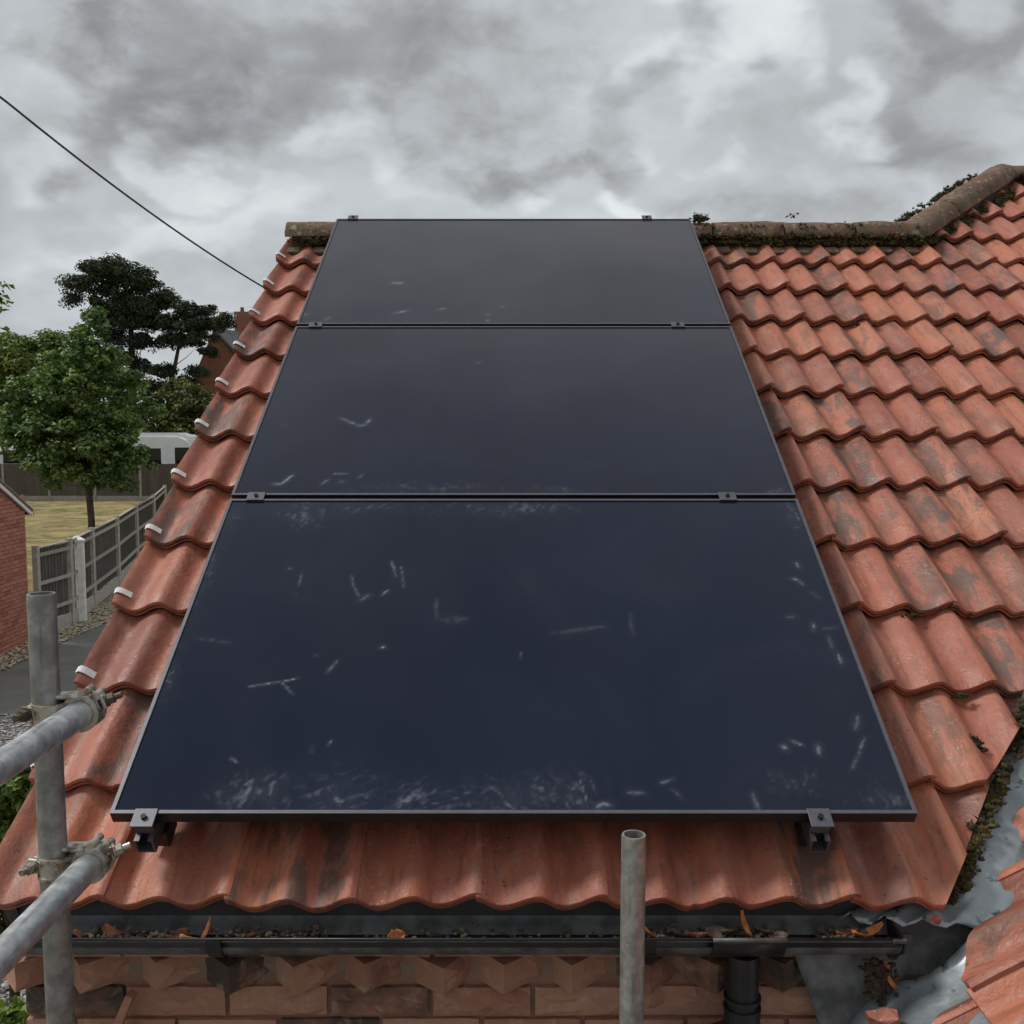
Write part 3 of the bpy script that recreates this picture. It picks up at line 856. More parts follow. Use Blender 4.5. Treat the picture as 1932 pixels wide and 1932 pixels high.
# dark lead apron dressed down the wall beside the downpipe
LV, LF = [], []
for j in range(9):
    t = j / 8
    for i in range(9):
        s = i / 8
        xl = 0.592 + 0.085 * t; xr = 0.86 - 0.02 * t
        LV.append((xl + (xr - xl) * s, 2.092 - 0.03 * t + 0.005 * math.sin(i * 1.3 + j), 3.10 - 0.24 * t))
for j in range(8):
    for i in range(8):
        a = j * 9 + i; LF.append((a, a + 1, a + 10, a + 9))
DLEAD = m_simple('weathered_lead', (0.15, 0.155, 0.16), 0.6, 0.2, 0.5, 14, 0.3, 0.006)
o = pyd('lead_apron', LV, LF, DLEAD, house, smooth=True)
sm = o.modifiers.new('t', 'SOLIDIFY'); sm.thickness = 0.004; sm.offset = 1
bm = bmesh.new(); bx(bm, (0.97, 2.118, 3.07), (0.42, 0.024, 0.14)); from_bm('fascia', bm, DLEAD, house)

# ------------------------------------------------------------------ solar panels
PW, PH, PT, GAPV = 1.722, 1.136, 0.030, 0.021
def m_glass():
    t = MT('solar_glass')
    at_ = t.n('ShaderNodeAttribute'); at_.attribute_name = 'smudge'
    v = t.coord('Object', (1, 1, 1), t.rndvec())
    sm_ = t.math('MULTIPLY', at_.outputs['Fac'], t.ss(t.noise(v, 95, 4, 0.65), 0.25, 0.65, 0.35, 1.15))
    af = t.n('ShaderNodeAttribute'); af.attribute_name = 'film_sheen'
    film_sheen = t.math('MULTIPLY', t.ss(t.noise(v, 3.0, 4, 0.6, 0.8), 0.45, 0.75), 0.010)
    dust = t.math('MULTIPLY', t.math('MULTIPLY', t.ss(t.vor(v, 130), 0.03, 0.10, 1, 0), t.ss(t.noise(v, 11, 2), 0.58, 0.7)), 0.35)
    f = t.math('ADD', t.math('ADD', sm_, film_sheen), dust, clamp=True)
    c = t.mix(t.ss(t.noise(v, 1.7, 2), 0.35, 0.65), (0.0016, 0.0060, 0.0245), (0.0028, 0.0062, 0.0205))
    c = t.mix(t.math('MULTIPLY', af.outputs['Fac'], t.ss(t.noise(v, 1.2, 3, 0.5), 0.3, 0.7, 0.75, 1.25)), c, (0.42, 0.365, 0.34))  # warm tint painting reflected sky into the upper glass colour
    c = t.mix(f, c, (0.42, 0.47, 0.53))
    r = t.math('ADD', t.math('MULTIPLY', f, 0.5), t.ss(t.noise(v, 5, 4), 0.3, 0.7, 0.05, 0.075), clamp=True)
    t.b.inputs['IOR'].default_value = 1.42
    return t.set(c, r, 0.0)
GLASS = m_glass()
STROKES= [(-0.638, 0.368, -0.565, 0.385, 0.0035, 0.9), (-0.565, 0.385, -0.527, 0.397, 0.0035, 0.9), (-0.564, 0.382, -0.53, 0.343, 0.003, 0.9), (-0.448, 0.782, -0.434, 0.734, 0.004, 0.5), (-0.434, 0.734, -0.407, 0.683, 0.004, 0.5), (-0.407, 0.683, -0.389, 0.703, 0.008, 0.6), (-0.355, 0.703, -0.34, 0.719, 0.005, 0.8), (-0.342, 0.847, -0.324, 0.782, 0.005, 0.45), (-0.313, 0.82, -0.299, 0.734, 0.004, 0.4), (-0.456, 0.418, -0.442, 0.453, 0.005, 0.8), (0.02, 0.484, 0.017, 0.462, 0.003, 0.4), (-0.459, 0.167, -0.459, 0.185, 0.004, 0.5), (-0.422, 0.189, -0.418, 0.2, 0.004, 0.5), (-0.638, 0.152, -0.621, 0.138, 0.004, 0.5), (-0.335, 0.504, -0.33, 0.504, 0.006, 1.0), (-0.495, 0.475, -0.493, 0.475, 0.005, 0.6), (-0.625, 0.814, -0.621, 0.814, 0.006, 0.5), (-0.586, 0.703, -0.585, 0.702, 0.005, 0.4), (-0.588, 0.792, -0.584, 0.74, 0.004, 0.4), (-0.208, 0.683, -0.2, 0.604, 0.01, 0.14), (-0.2, 0.604, -0.124, 0.609, 0.025, 0.12), (-0.825, 0.538, -0.718, 0.52, 0.012, 0.1), (0.098, 0.557, 0.183, 0.566, 0.015, 0.1), (0.114, 0.559, 0.239, 0.581, 0.012, 0.13), (0.305, 0.633, 0.306, 0.547, 0.006, 0.18), (0.791, 0.838, 0.793, 0.818, 0.007, 0.7), (0.763, 0.77, 0.778, 0.765, 0.007, 0.7), (0.778, 0.765, 0.788, 0.742, 0.007, 0.7), (0.803, 0.714, 0.819, 0.691, 0.007, 0.3), (0.802, 0.572, 0.838, 0.576, 0.006, 0.3), (0.807, 0.547, 0.806, 0.497, 0.008, 0.25), (0.813, 0.477, 0.816, 0.446, 0.006, 0.55), (0.809, 0.275, 0.793, 0.237, 0.008, 0.45), (0.807, 0.21, 0.785, 0.17, 0.005, 0.45), (0.785, 0.17, 0.751, 0.119, 0.005, 0.45), (0.613, 0.184, 0.622, 0.177, 0.008, 0.8), (0.635, 0.2, 0.658, 0.187, 0.005, 0.8), (0.694, 0.187, 0.691, 0.164, 0.007, 0.95), (0.148, 0.088, 0.159, 0.016, 0.003, 0.4), (0.17, 0.088, 0.178, 0.052, 0.003, 0.4), (0.178, 0.016, 0.193, 0.027, 0.007, 0.9), (0.193, 0.027, 0.208, 0.022, 0.007, 0.9), (0.322, 0.082, 0.348, 0.091, 0.006, 0.45), (0.345, 0.064, 0.366, 0.04, 0.005, 0.35), (0.25, 0.058, 0.284, 0.055, 0.008, 0.3), (0.518, 0.052, 0.523, 0.013, 0.005, 0.85), (0.018, 0.485, 0.02, 0.465, 0.003, 0.4), (0.717, 0.615, 0.736, 0.619, 0.008, 0.35), (0.779, 0.589, 0.776, 0.564, 0.008, 0.4), (-0.589, 1.607, -0.52, 1.558, 0.007, 0.7), (-0.52, 1.558, -0.502, 1.564, 0.009, 0.7), (-0.502, 1.564, -0.489, 1.604, 0.009, 0.7), (-0.743, 1.218, -0.719, 1.218, 0.007, 1.0), (-0.719, 1.218, -0.694, 1.266, 0.007, 1.0), (-0.596, 1.218, -0.577, 1.242, 0.007, 0.6), (-0.562, 1.274, -0.521, 1.274, 0.006, 0.5), (-0.539, 1.228, -0.529, 1.233, 0.007, 0.6), (-0.482, 1.252, -0.473, 1.271, 0.006, 0.5), (-0.133, 2.002, -0.127, 2.002, 0.01, 0.35), (-0.777, 1.562, -0.773, 1.562, 0.008, 0.4), (-0.86, 1.237, -0.858, 1.19, 0.006, 0.9), (-0.516, 2.713, -0.478, 2.706, 0.012, 1.0), (-0.483, 2.419, -0.429, 2.442, 0.009, 0.9), (-0.301, 2.454, -0.281, 2.46, 0.009, 0.8), (-0.298, 2.317, -0.281, 2.328, 0.009, 0.8), (-0.843, 2.407, -0.841, 2.407, 0.012, 0.8), (-0.759, 2.35, -0.738, 2.378, 0.008, 0.6), (-0.109, 2.407, -0.104, 2.407, 0.009, 0.6), (-0.108, 2.35, -0.103, 2.35, 0.009, 0.6), (-0.049, 2.477, -0.044, 2.477, 0.009, 0.6)]
BLOTS= [(-0.554, 0.059, 0.06, 0.05, 0.7), (-0.379, 0.046, 0.065, 0.05, 0.7), (-0.234, 0.039, 0.05, 0.04, 0.7), (-0.625, 0.056, 0.03, 0.03, 0.6), (-0.136, 0.046, 0.12, 0.05, 0.35), (0.017, 0.039, 0.1, 0.05, 0.6), (-0.622, 1.065, 0.06, 0.05, 0.6), (-0.845, 1.052, 0.03, 0.06, 0.6), (-0.416, 1.103, 0.12, 0.03, 0.35), (-0.037, 1.09, 0.18, 0.03, 0.4), (-0.848, 0.82, 0.02, 0.08, 0.5), (-0.855, 0.734, 0.02, 0.06, 0.5), (-0.847, 0.406, 0.02, 0.08, 0.5), (0.126, 0.052, 0.05, 0.05, 0.5), (0.593, 0.088, 0.03, 0.03, 0.4), (0.648, 0.088, 0.03, 0.03, 0.3), (0.814, 0.028, 0.08, 0.05, 0.3), (-0.356, 1.204, 0.04, 0.02, 0.4), (-0.247, 1.199, 0.2, 0.03, 0.3), (0.123, 1.188, 0.05, 0.02, 0.35), (0.817, 1.17, 0.04, 0.03, 0.5), (0.832, 1.049, 0.02, 0.05, 0.5)]

def smudge_field(X, V):
    f = np.zeros_like(X)
    def vnoise(a, b, s):
        ia, ib = np.floor(a).astype(np.int64), np.floor(b).astype(np.int64); fa, fb = a - ia, b - ib
        fa = fa * fa * (3 - 2 * fa); fb = fb * fb * (3 - 2 * fb)
        h = lambda i, j: np.modf(np.abs(np.sin(i * 127.1 + j * 311.7 + s * 74.7) * 43758.5453))[0]
        return (h(ia, ib) * (1 - fa) + h(ia + 1, ib) * fa) * (1 - fb) + (h(ia, ib + 1) * (1 - fa) + h(ia + 1, ib + 1) * fa) * fb
    wx = 0.004 * (vnoise(X * 22, V * 22, 1) - 0.5) + 0.002 * (vnoise(X * 70, V * 70, 2) - 0.5)
    wv_ = 0.004 * (vnoise(X * 22, V * 22, 3) - 0.5) + 0.002 * (vnoise(X * 70, V * 70, 4) - 0.5)
    Xw, Vw = X + wx, V + wv_
    for (x1, v1, x2, v2, w, it) in STROKES:
        w = w * 0.5; it = it * 0.8
        m = (X > min(x1, x2) - 6 * w) & (X < max(x1, x2) + 6 * w) & (V > min(v1, v2) - 6 * w) & (V < max(v1, v2) + 6 * w)
        if not m.any(): continue
        dx, dv_ = x2 - x1, v2 - v1; L2 = dx * dx + dv_ * dv_ + 1e-9
        tt = np.clip(((Xw[m] - x1) * dx + (Vw[m] - v1) * dv_) / L2, 0, 1)
        d = np.hypot(Xw[m] - x1 - tt * dx, Vw[m] - v1 - tt * dv_)
        fade = 0.45 + 0.55 * np.sin(tt * 2.4 + 0.5)
        grain = np.clip(vnoise(X[m] * 70, V[m] * 70, 8) * 1.6 - 0.1, 0.12, 1) * np.clip(vnoise(X[m] * 230, V[m] * 230, 9) * 1.3, 0.5, 1)
        tap = np.clip(np.sin(np.clip(tt, 0.03, 0.97) * math.pi), 0, 1) ** 0.6
        f[m] = np.maximum(f[m], it * (1.05 * np.exp(-(d / (w * (0.35 + 0.65 * tap))) ** 2) * grain + 0.10 * np.exp(-(d / (w * 3)) ** 2)) * (0.4 + 0.6 * fade))
    for (cx, cv, rx, ry, it) in BLOTS:
        m = (np.abs(X - cx) < rx * 2.2) & (np.abs(V - cv) < ry * 2.2)
        if not m.any(): continue
        e = np.exp(-(((X[m] - cx) / rx) ** 2 + ((V[m] - cv) / ry) ** 2))
        sd_ = int(abs(cx) * 1000 + cv * 77) % 97
        ang = 0.3 + (sd_ % 7) * 0.35
        ca, sa = math.cos(ang), math.sin(ang)
        a_, b_ = X[m] * ca + V[m] * sa, -X[m] * sa + V[m] * ca
        wrp = vnoise(a_ * 30, b_ * 30, sd_) * 1.6
        tex = vnoise(a_ * 42 + wrp, b_ * 110 + wrp, sd_ + 1) * 0.6 + vnoise(a_ * 110, b_ * 200 + wrp, sd_ + 2) * 0.4
        tex = np.clip((tex - 0.52) * 4.5, 0, 1) ** 1.3
        fil = vnoise(X[m] * 38, V[m] * 38, sd_ + 5)
        f[m] = np.maximum(f[m], it * 0.42 * e * (0.05 + tex * np.clip(fil * 1.8 - 0.35, 0, 1) + 0.10 * fil))
    return f
def make_panel(k, label):
    v0 = k * (PH + GAPV)
    F = PANEL_F @ Matrix.Translation((0, v0, 0))
    base = F @ Vector((0, 0, -PT))
    th = tag(empty('solar_panel', base), label, 'solar panel', 'black solar panels on the roof')
    bm = bmesh.new(); fw = 0.010
    for c, s in (((0, fw / 2, -PT / 2), (PW, fw, PT)), ((0, PH - fw / 2, -PT / 2), (PW, fw, PT)),
                 ((-PW / 2 + fw / 2, PH / 2, -PT / 2), (fw, PH - 2 * fw, PT)), ((PW / 2 - fw / 2, PH / 2, -PT / 2), (fw, PH - 2 * fw, PT))):
        bx(bm, c, s, bev=0.0012)
    from_bm('frame', bm, ALU_D, th, F)
    bm = bmesh.new(); lw = 0.0085
    for c, s in (((0, lw / 2, 0.0006), (PW, lw, 0.0014)), ((0, PH - lw / 2, 0.0006), (PW, lw, 0.0014)),
                 ((-PW / 2 + lw / 2, PH / 2, 0.0006), (lw, PH - 2 * lw, 0.0014)), ((PW / 2 - lw / 2, PH / 2, 0.0006), (lw, PH - 2 * lw, 0.0014))):
        bx(bm, c, s)
    from_bm('frame_lip', bm, ALU, th, F)
    st = 0.0046 if k == 0 else (0.006 if k == 1 else 0.008)
    w, h = PW - 2 * fw + 0.001, PH - 2 * fw + 0.001
    nx, ny = int(w / st), int(h / st)
    xs = np.linspace(-w / 2, w / 2, nx + 1); ys = np.linspace(fw - 0.0005, fw - 0.0005 + h, ny + 1)
    Xg, Yg = np.meshgrid(xs, ys)
    co = np.stack([Xg, Yg, np.full_like(Xg, -0.0025)], -1).reshape(-1, 3)
    i = np.arange(ny)[:, None] * (nx + 1) + np.arange(nx)[None, :]
    fa = np.stack([i, i + 1, i + nx + 2, i + nx + 1], -1).reshape(-1, 4)
    me = bpy.data.meshes.new('glass')
    me.vertices.add(len(co)); me.vertices.foreach_set('co', co.ravel())
    me.loops.add(fa.size); me.loops.foreach_set('vertex_index', fa.ravel().astype(np.int32))
    me.polygons.add(len(fa)); me.polygons.foreach_set('loop_start', np.arange(0, fa.size, 4, dtype=np.int32))
    me.update()
    a = me.attributes.new('smudge', 'FLOAT', 'POINT')
    a.data.foreach_set('value', smudge_field(Xg, Yg + v0).ravel().astype(np.float32))
    a = me.attributes.new('film_sheen', 'FLOAT', 'POINT')                  # painted sky sheen, stronger towards the ridge
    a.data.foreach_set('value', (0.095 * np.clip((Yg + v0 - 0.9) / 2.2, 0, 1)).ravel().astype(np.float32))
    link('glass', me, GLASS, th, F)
    bm = bmesh.new(); bx(bm, (0, PH / 2, -0.010), (PW - 0.025, PH - 0.025, 0.004)); from_bm('backsheet', bm, ALU_D, th, F)
    return th
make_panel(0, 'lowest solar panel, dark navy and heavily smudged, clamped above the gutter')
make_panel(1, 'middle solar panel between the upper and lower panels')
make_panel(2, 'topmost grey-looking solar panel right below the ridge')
# mounting rails with their clamps
def hexbolt(bm, c, r=0.0065, h=0.006):
    pts = [(c[0] + r * math.cos(a), c[1] + r * math.sin(a)) for a in [math.pi / 3 * i for i in range(6)]]
    lo = [bm.verts.new((x, y, c[2])) for x, y in pts]; hi = [bm.verts.new((x, y, c[2] + h)) for x, y in pts]
    bm.faces.new(hi); bm.faces.new(lo[::-1])
    for i in range(6): bm.faces.new((lo[i], lo[(i + 1) % 6], hi[(i + 1) % 6], hi[i]))
for ux, which in ((-0.783, 'left'), (0.650, 'right')):
    TOT = 3 * PH + 2 * GAPV
    th = tag(empty('mounting_rail', PANEL_F @ Vector((ux, 0, -0.11))),
             'left mounting rail running up the roof under the panels with its clamps' if ux < 0 else 'right mounting rail running up the roof under the panels with its clamps',
             'mounting rail', 'panel mounting rails')
    bm = bmesh.new(); y0, y1 = -0.046, TOT + 0.03; L = y1 - y0; yc = (y0 + y1) / 2
    bx(bm, (ux - 0.018, yc, -PT - 0.021), (0.004, L, 0.04)); bx(bm, (ux + 0.018, yc, -PT - 0.021), (0.004, L, 0.04))
    bx(bm, (ux, yc, -PT - 0.0395), (0.032, L, 0.004)); bx(bm, (ux - 0.0125, yc, -PT - 0.0025), (0.007, L, 0.003)); bx(bm, (ux + 0.0125, yc, -PT - 0.0025), (0.007, L, 0.003))
    from_bm('rail', bm, ALU, th, PANEL_F)
    bm = bmesh.new(); bx(bm, (ux, y0 + 0.03, -PT - 0.02), (0.03, 0.004, 0.034)); from_bm('rail_plug', bm, ALU_D, th, PANEL_F)
    for hv in (0.03, 0.75, 1.5, 2.3, 3.1):
        bm = bmesh.new(); bx(bm, (ux + 0.004, hv, -0.095), (0.05, 0.06, 0.045), bev=0.003); from_bm('roof_hook', bm, ALU_D, th, PANEL_F)
    for k in range(4):
        bm = bmesh.new()
        if k in (0, 3):
            vy = -0.013 if k == 0 else TOT + 0.013
            bx(bm, (ux, vy, 0.0028), (0.048, 0.046, 0.004), bev=0.0008)
            bx(bm, (ux, vy - 0.012 if k == 0 else vy + 0.012, -PT / 2), (0.04, 0.004, PT))
            nm = 'end_clamp'
        else:
            vy = k * PH + (k - 0.5) * GAPV
            bx(bm, (ux, vy, 0.0028), (0.052, 0.040, 0.004), bev=0.0008)
            bx(bm, (ux, vy, -PT / 2), (0.04, 0.012, PT))
            nm = 'mid_clamp'
        c = from_bm(nm, bm, ALU, th, PANEL_F)
        bm = bmesh.new(); hexbolt(bm, (ux, vy, 0.0048)); o = from_bm('bolt', bm, BOLT, None, PANEL_F)
        o.parent = c; o.matrix_basis = Matrix.Identity(4)
# ------------------------------------------------------------------ scaffold tubes and couplers
TR = 0.02415
def scaffold_tube(p, q, label, mat):
    p, q = Vector(p), Vector(q)
    d = (q - p); L = d.length
    bm = bmesh.new()
    tube(bm, [(0, 0, 0), (0, 0, 0.004), (0, 0, L - 0.004), (0, 0, L)], [TR - 0.001, TR, TR, TR - 0.001], 28, True, hollow=0.84)
    o = from_bm('scaffold_tube', bm, mat, None, Matrix.Translation(p) @ d.to_track_quat('Z', 'Y').to_matrix().to_4x4(), smooth=True, auto=35)
    tag(o, label, 'scaffold tube', 'steel scaffold tubes at the eaves')
    return o
PX, PY = -0.822, 1.746
scaffold_tube((PX + 0.012, PY, 0.0), (PX - 0.006, PY, 3.904), 'upright scaffold tube at the left with two couplers on it', GALV_D)
scaffold_tube((0.231, 1.915, 0.0), (0.236, 1.915, 3.397), 'upright scaffold tube in front of the gutter, beside the downpipe', m_galv('grey_galvanised_steel', (0.40, 0.40, 0.375), 0.5))
TX = PX + 0.056
ZA, ZB = 3.690, 3.412
scaffold_tube((TX, -1.2, ZA), (TX, 1.80, ZA), 'upper level scaffold rail reaching in from the left edge', GALV)
scaffold_tube((TX + 0.006, -1.2, ZB), (TX + 0.006, 1.80, ZB), 'lower level scaffold rail, the one nearer the gutter', GALV)
def coupler(z, tx, label, mat, cap):
    th = tag(empty('scaffold_coupler', (PX, PY, z)), label, 'scaffold coupler', 'couplers on the left upright')
    ax = Vector((PX + 0.003, PY, z))
    bm = bmesh.new(); ring_band(bm, ax, (0, 0, 1), TR + 0.0062, TR + 0.0005, 0.036, 24)
    for hh in (-0.017, 0.017): ring_band(bm, ax + Vector((0, 0, hh)), (0, 0, 1), TR + 0.0092, TR + 0.0005, 0.006, 24)
    from_bm('upright_band', bm, mat, th, smooth=True, auto=40)
    bm = bmesh.new(); tcn = Vector((tx, PY + 0.012, z))
    ring_band(bm, tcn, (0, 1, 0), TR + 0.0062, TR + 0.0005, 0.036, 24)
    for hh in (-0.017, 0.017): ring_band(bm, tcn + Vector((0, hh, 0)), (0, 1, 0), TR + 0.0092, TR + 0.0005, 0.006, 24)
    from_bm('rail_band', bm, mat, th, smooth=True, auto=40)
    bm = bmesh.new()
    bx(bm, (PX + 0.030, PY + 0.030, z + 0.004), (0.046, 0.018, 0.044), bev=0.003)
    bx(bm, (PX + 0.034, PY + 0.006, z + 0.030), (0.045, 0.034, 0.008), bev=0.003)
    from_bm('saddle', bm, mat, th)
    # flaps with swing bolts, one on each band
    for nm, c, axis in (('upright', Vector((PX - 0.036, PY - 0.006, z)), Vector((-0.25, -1, 0))), ('rail', Vector((tx + 0.036, PY + 0.014, z + 0.018)), Vector((1, 0.2, 0.35)))):
        bm = bmesh.new(); axis = axis.normalized()
        q = axis.to_track_quat('Z', 'Y').to_matrix().to_4x4()
        bx(bm, c, (0.022, 0.026, 0.007), q, bev=0.002)
        bx(bm, c - axis * 0.012, (0.018, 0.024, 0.006), q, bev=0.002)
        f = from_bm('flap', bm, mat, th)
        bm = bmesh.new()
        tube(bm, [c - axis * 0.026, c + axis * 0.032], 0.0058, 10)
        tube(bm, [c + axis * 0.006, c + axis * 0.018], 0.0105, 6)
        tube(bm, [c + axis * 0.0040, c + axis * 0.0062], 0.0125, 14)
        from_bm('swing_bolt', bm, cap, f, smooth=True, auto=40)
    bm = bmesh.new()
    hc = Vector((tx + 0.002, PY + 0.020, z + 0.034))
    tube(bm, [hc - Vector((0, 0.024, 0)), hc + Vector((0, 0.024, 0))], 0.0065, 12)
    tube(bm, [hc + Vector((0.022, -0.016, -0.006)), hc + Vector((0.022, 0.016, -0.006))], 0.0085, 12)
    from_bm('hinge_pin', bm, mat, th, smooth=True, auto=40)
    return th
coupler(ZA, TX, 'upper coupler, dark and rusty, joining the upper rail to the left upright', COUPLER, COUPLER_D)
coupler(ZB, TX + 0.006, 'lower coupler, bright zinc, joining the lower rail to the left upright', COUPLER, COUPLER)

# ------------------------------------------------------------------ overhead cable
A, B = at(0, 182, 3.45), at(499, 543, 4.85)
dirw = (A - B)
pts = [Vector((-1.085, B.y + 0.12, B.z - 0.06))]
for i in range(33):
    t = 0.0 + i / 32 * 2.4
    p = B + dirw * t
    p.z -= 0.03 * 4 * t * (1 - t) * (1 if t < 1 else 0.2)
    pts.append(p)
bm = bmesh.new(); tube(bm, pts, 0.0040, 8)
tag(from_bm('overhead_cable', bm, m_simple('cable_rubber', (0.06, 0.06, 0.064), 0.6, 0, 0.2, 30), None, smooth=True), 'dark overhead cable slanting down across the sky to the roof', 'cable')

# ------------------------------------------------------------------ dead leaves and rubbish
def m_leafdead(name, a, b):
    t = MT(name); v = t.coord('Object', (1, 1, 1), t.rndvec())
    t.bump(t.noise(v, 200, 3), 0.4, 0.002)
    return t.set(t.mix(t.ss(t.noise(v, 60, 3), 0.35, 0.65), a, b), 0.65)
LEAF_O = m_leafdead('orange_dead_leaf', (0.42, 0.12, 0.03), (0.60, 0.24, 0.08))
LEAF_B = m_leafdead('brown_dead_leaf', (0.16, 0.055, 0.03), (0.34, 0.13, 0.07))
LEAF_D = m_leafdead('rotted_dead_leaf', (0.045, 0.03, 0.022), (0.12, 0.07, 0.045))
def dead_leaf(c, L, W, rot, mat, label, group=None, curl=1.0):
    v, f = [], []
    n, m = 9, 5
    for i in range(n):
        t = i / (n - 1)
        wid = W * (math.sin(math.pi * min(1, t * 0.93 + 0.05)) ** 0.75) * (1 + 0.18 * math.sin(i * 2.6))
        for j in range(m):
            s = (j / (m - 1) - 0.5)
            zz = curl * (L * 0.45 * (t - 0.5) ** 2 + W * 1.1 * s * s)
            v.append(((t - 0.5) * L, s * wid, zz))
    for i in range(n - 1):
        for j in range(m - 1):
            a = i * m + j; f.append((a, a + 1, a + m + 1, a + m))
    q = Matrix.Translation(c) @ Matrix.Rotation(rot[2], 4, 'Z') @ Matrix.Rotation(rot[1], 4, 'Y') @ Matrix.Rotation(rot[0], 4, 'X')
    o = pyd('dead_leaf', v, f, mat, None, q, smooth=True)
    sm = o.modifiers.new('t', 'SOLIDIFY'); sm.thickness = 0.0008
    tag(o, label, 'leaf', group)
    return o
LG = 'dry leaves lying in the gutter'
def gx(px): return (px - 969) / 1900 * 2.16
for i, (px_, L, W, mat, dz) in enumerate(((170, .05, .02, LEAF_B, -.008), (222, .055, .022, LEAF_B, -.004), (300, .06, .025, LEAF_D, -.012), (345, .05, .02, LEAF_B, -.008), (372, .05, .022, LEAF_O, -.010),
        (450, .05, .02, LEAF_D, -.012), (478, .04, .02, LEAF_B, -.010), 
        (1225, .05, .02, LEAF_B, -.004), (1280, .05, .02, LEAF_D, -.004), (1310, .055, .022, LEAF_B, -.006), (1345, .05, .025, LEAF_D, .002), (1372, .05, .025, LEAF_D, .004),
        (1435, .05, .02, LEAF_D, .0), (1460, .045, .018, LEAF_D, .0), (1590, .05, .02, LEAF_B, -.004), (1612, .05, .02, LEAF_O, -.002), (1640, .055, .022, LEAF_O, .0))):
    L, W = L * 0.95, W * 1.3
    dead_leaf((gx(px_), GY - 0.012 + rng.uniform(-.012, .012), GZ - 0.012 + dz + 0.006), L, W, (rng.uniform(-.7, .7), rng.uniform(-.5, .5), rng.uniform(-.6, .6)), mat, 'small curled dry leaf among others lying in the gutter', LG)
dead_leaf((gx(403), GY - 0.01, GZ + 0.004), 0.062, 0.014, (0.5, -1.15, 0.15), LEAF_O, 'bright orange leaf standing on edge in the gutter at the left')
dead_leaf((gx(752), GY - 0.022, GZ - 0.004), 0.040, 0.030, (1.0, -0.2, 0.3), LEAF_O, 'single round red-orange leaf in the middle of the gutter')
dead_leaf((gx(1393), GY - 0.008, GZ + 0.016), 0.062, 0.022, (0.4, 1.2, -0.1), LEAF_O, 'bright orange leaf standing upright above the downpipe outlet')
deb_v, deb_f = [], []
for _ in range(900):
    u = rng.random()
    px_ = rng.choice((rng.uniform(440, 600), rng.uniform(170, 330), rng.uniform(1220, 1480), rng.uniform(1540, 1640), rng.uniform(300, 1200)))
    blob(deb_v, deb_f, (gx(px_), GY + rng.uniform(-0.026, 0.026), GZ - 0.032 + rng.uniform(0, 0.030)), rng.uniform(0.003, 0.008), 0.7)
tag(pyd('gutter_silt', deb_v, deb_f, m_simple('silt', (0.10, 0.075, 0.052), 0.95, 0, 0.6, 60, 0.5), None), 'dark silt and moss crumbs lining the bottom of the gutter', 'silt', kind='stuff')
# rubbish where valley and wing eaves meet
deb_v, deb_f = [], []
for _ in range(90):
    p = at(rng.gauss(1662, 14), rng.gauss(1848, 18), 2.03)
    blob(deb_v, deb_f, p, rng.uniform(0.005, 0.012), 0.8)
tag(pyd('moss_clump', deb_v, deb_f, m_simple('rotten_moss', (0.05, 0.032, 0.02), 0.95, 0, 0.6, 60, 0.5)), 'dark rotting moss clump on the lead below the valley', 'moss', kind='stuff')
dead_leaf(at(1678, 1856, 2.005), 0.036, 0.022, (0.6, 0.9, 0.4), LEAF_O, 'orange leaf caught on the dark moss clump below the valley')
dead_leaf(at(1668, 1822, 2.01), 0.034, 0.024, (0.9, 0.4, 1.2), LEAF_B, 'dull brown leaf on top of the dark moss clump')
# broken tile pieces
def shard(c, dims, rot, label):
    bm = bmesh.new(); n = 9; r = random.Random(int(c[0] * 1000))
    lo, hi = [], []
    for k in range(n):
        a = 2 * math.pi * k / n; rr = r.uniform(0.6, 1.0)
        lo.append(bm.verts.new((math.cos(a) * rr * dims[0], math.sin(a) * rr * dims[1], -dims[2])))
        hi.append(bm.verts.new((math.cos(a) * rr * dims[0] * 0.93, math.sin(a) * rr * dims[1] * 0.93, dims[2] + 0.25 * dims[0] * math.cos(a) ** 2)))
    bm.faces.new(hi); bm.faces.new(lo[::-1])
    for k in range(n): bm.faces.new((lo[k], lo[(k + 1) % n], hi[(k + 1) % n], hi[k]))
    q = Matrix.Translation(c) @ Matrix.Rotation(rot[2], 4, 'Z') @ Matrix.Rotation(rot[1], 4, 'Y') @ Matrix.Rotation(rot[0], 4, 'X')
    tag(from_bm('tile_fragment', bm, TILE, None, q), label, 'tile fragment')
shard(at(1670, 1922, 1.96), (0.045, 0.022, 0.007), (0.5, -0.2, -0.3), 'broken clay tile fragment lying on the lead at the bottom edge')
shard(at(1766, 1735, 2.045), (0.014, 0.010, 0.006), (0.3, 0.1, 0.4), 'tiny red tile crumb at the lower end of the valley lead')
bm = bmesh.new()
p = at(232, 1912, 2.085); bx(bm, p, (0.018, 0.03, 0.10), Matrix.Rotation(R(24), 4, 'Y'), bev=0.003)
p2 = at(212, 1918, 2.07); 
o = from_bm('brick_shard', bm, BRICK_H, None); tag(o, 'upright reddish brick sliver leaning against the wall beside the left upright', 'brick sliver')

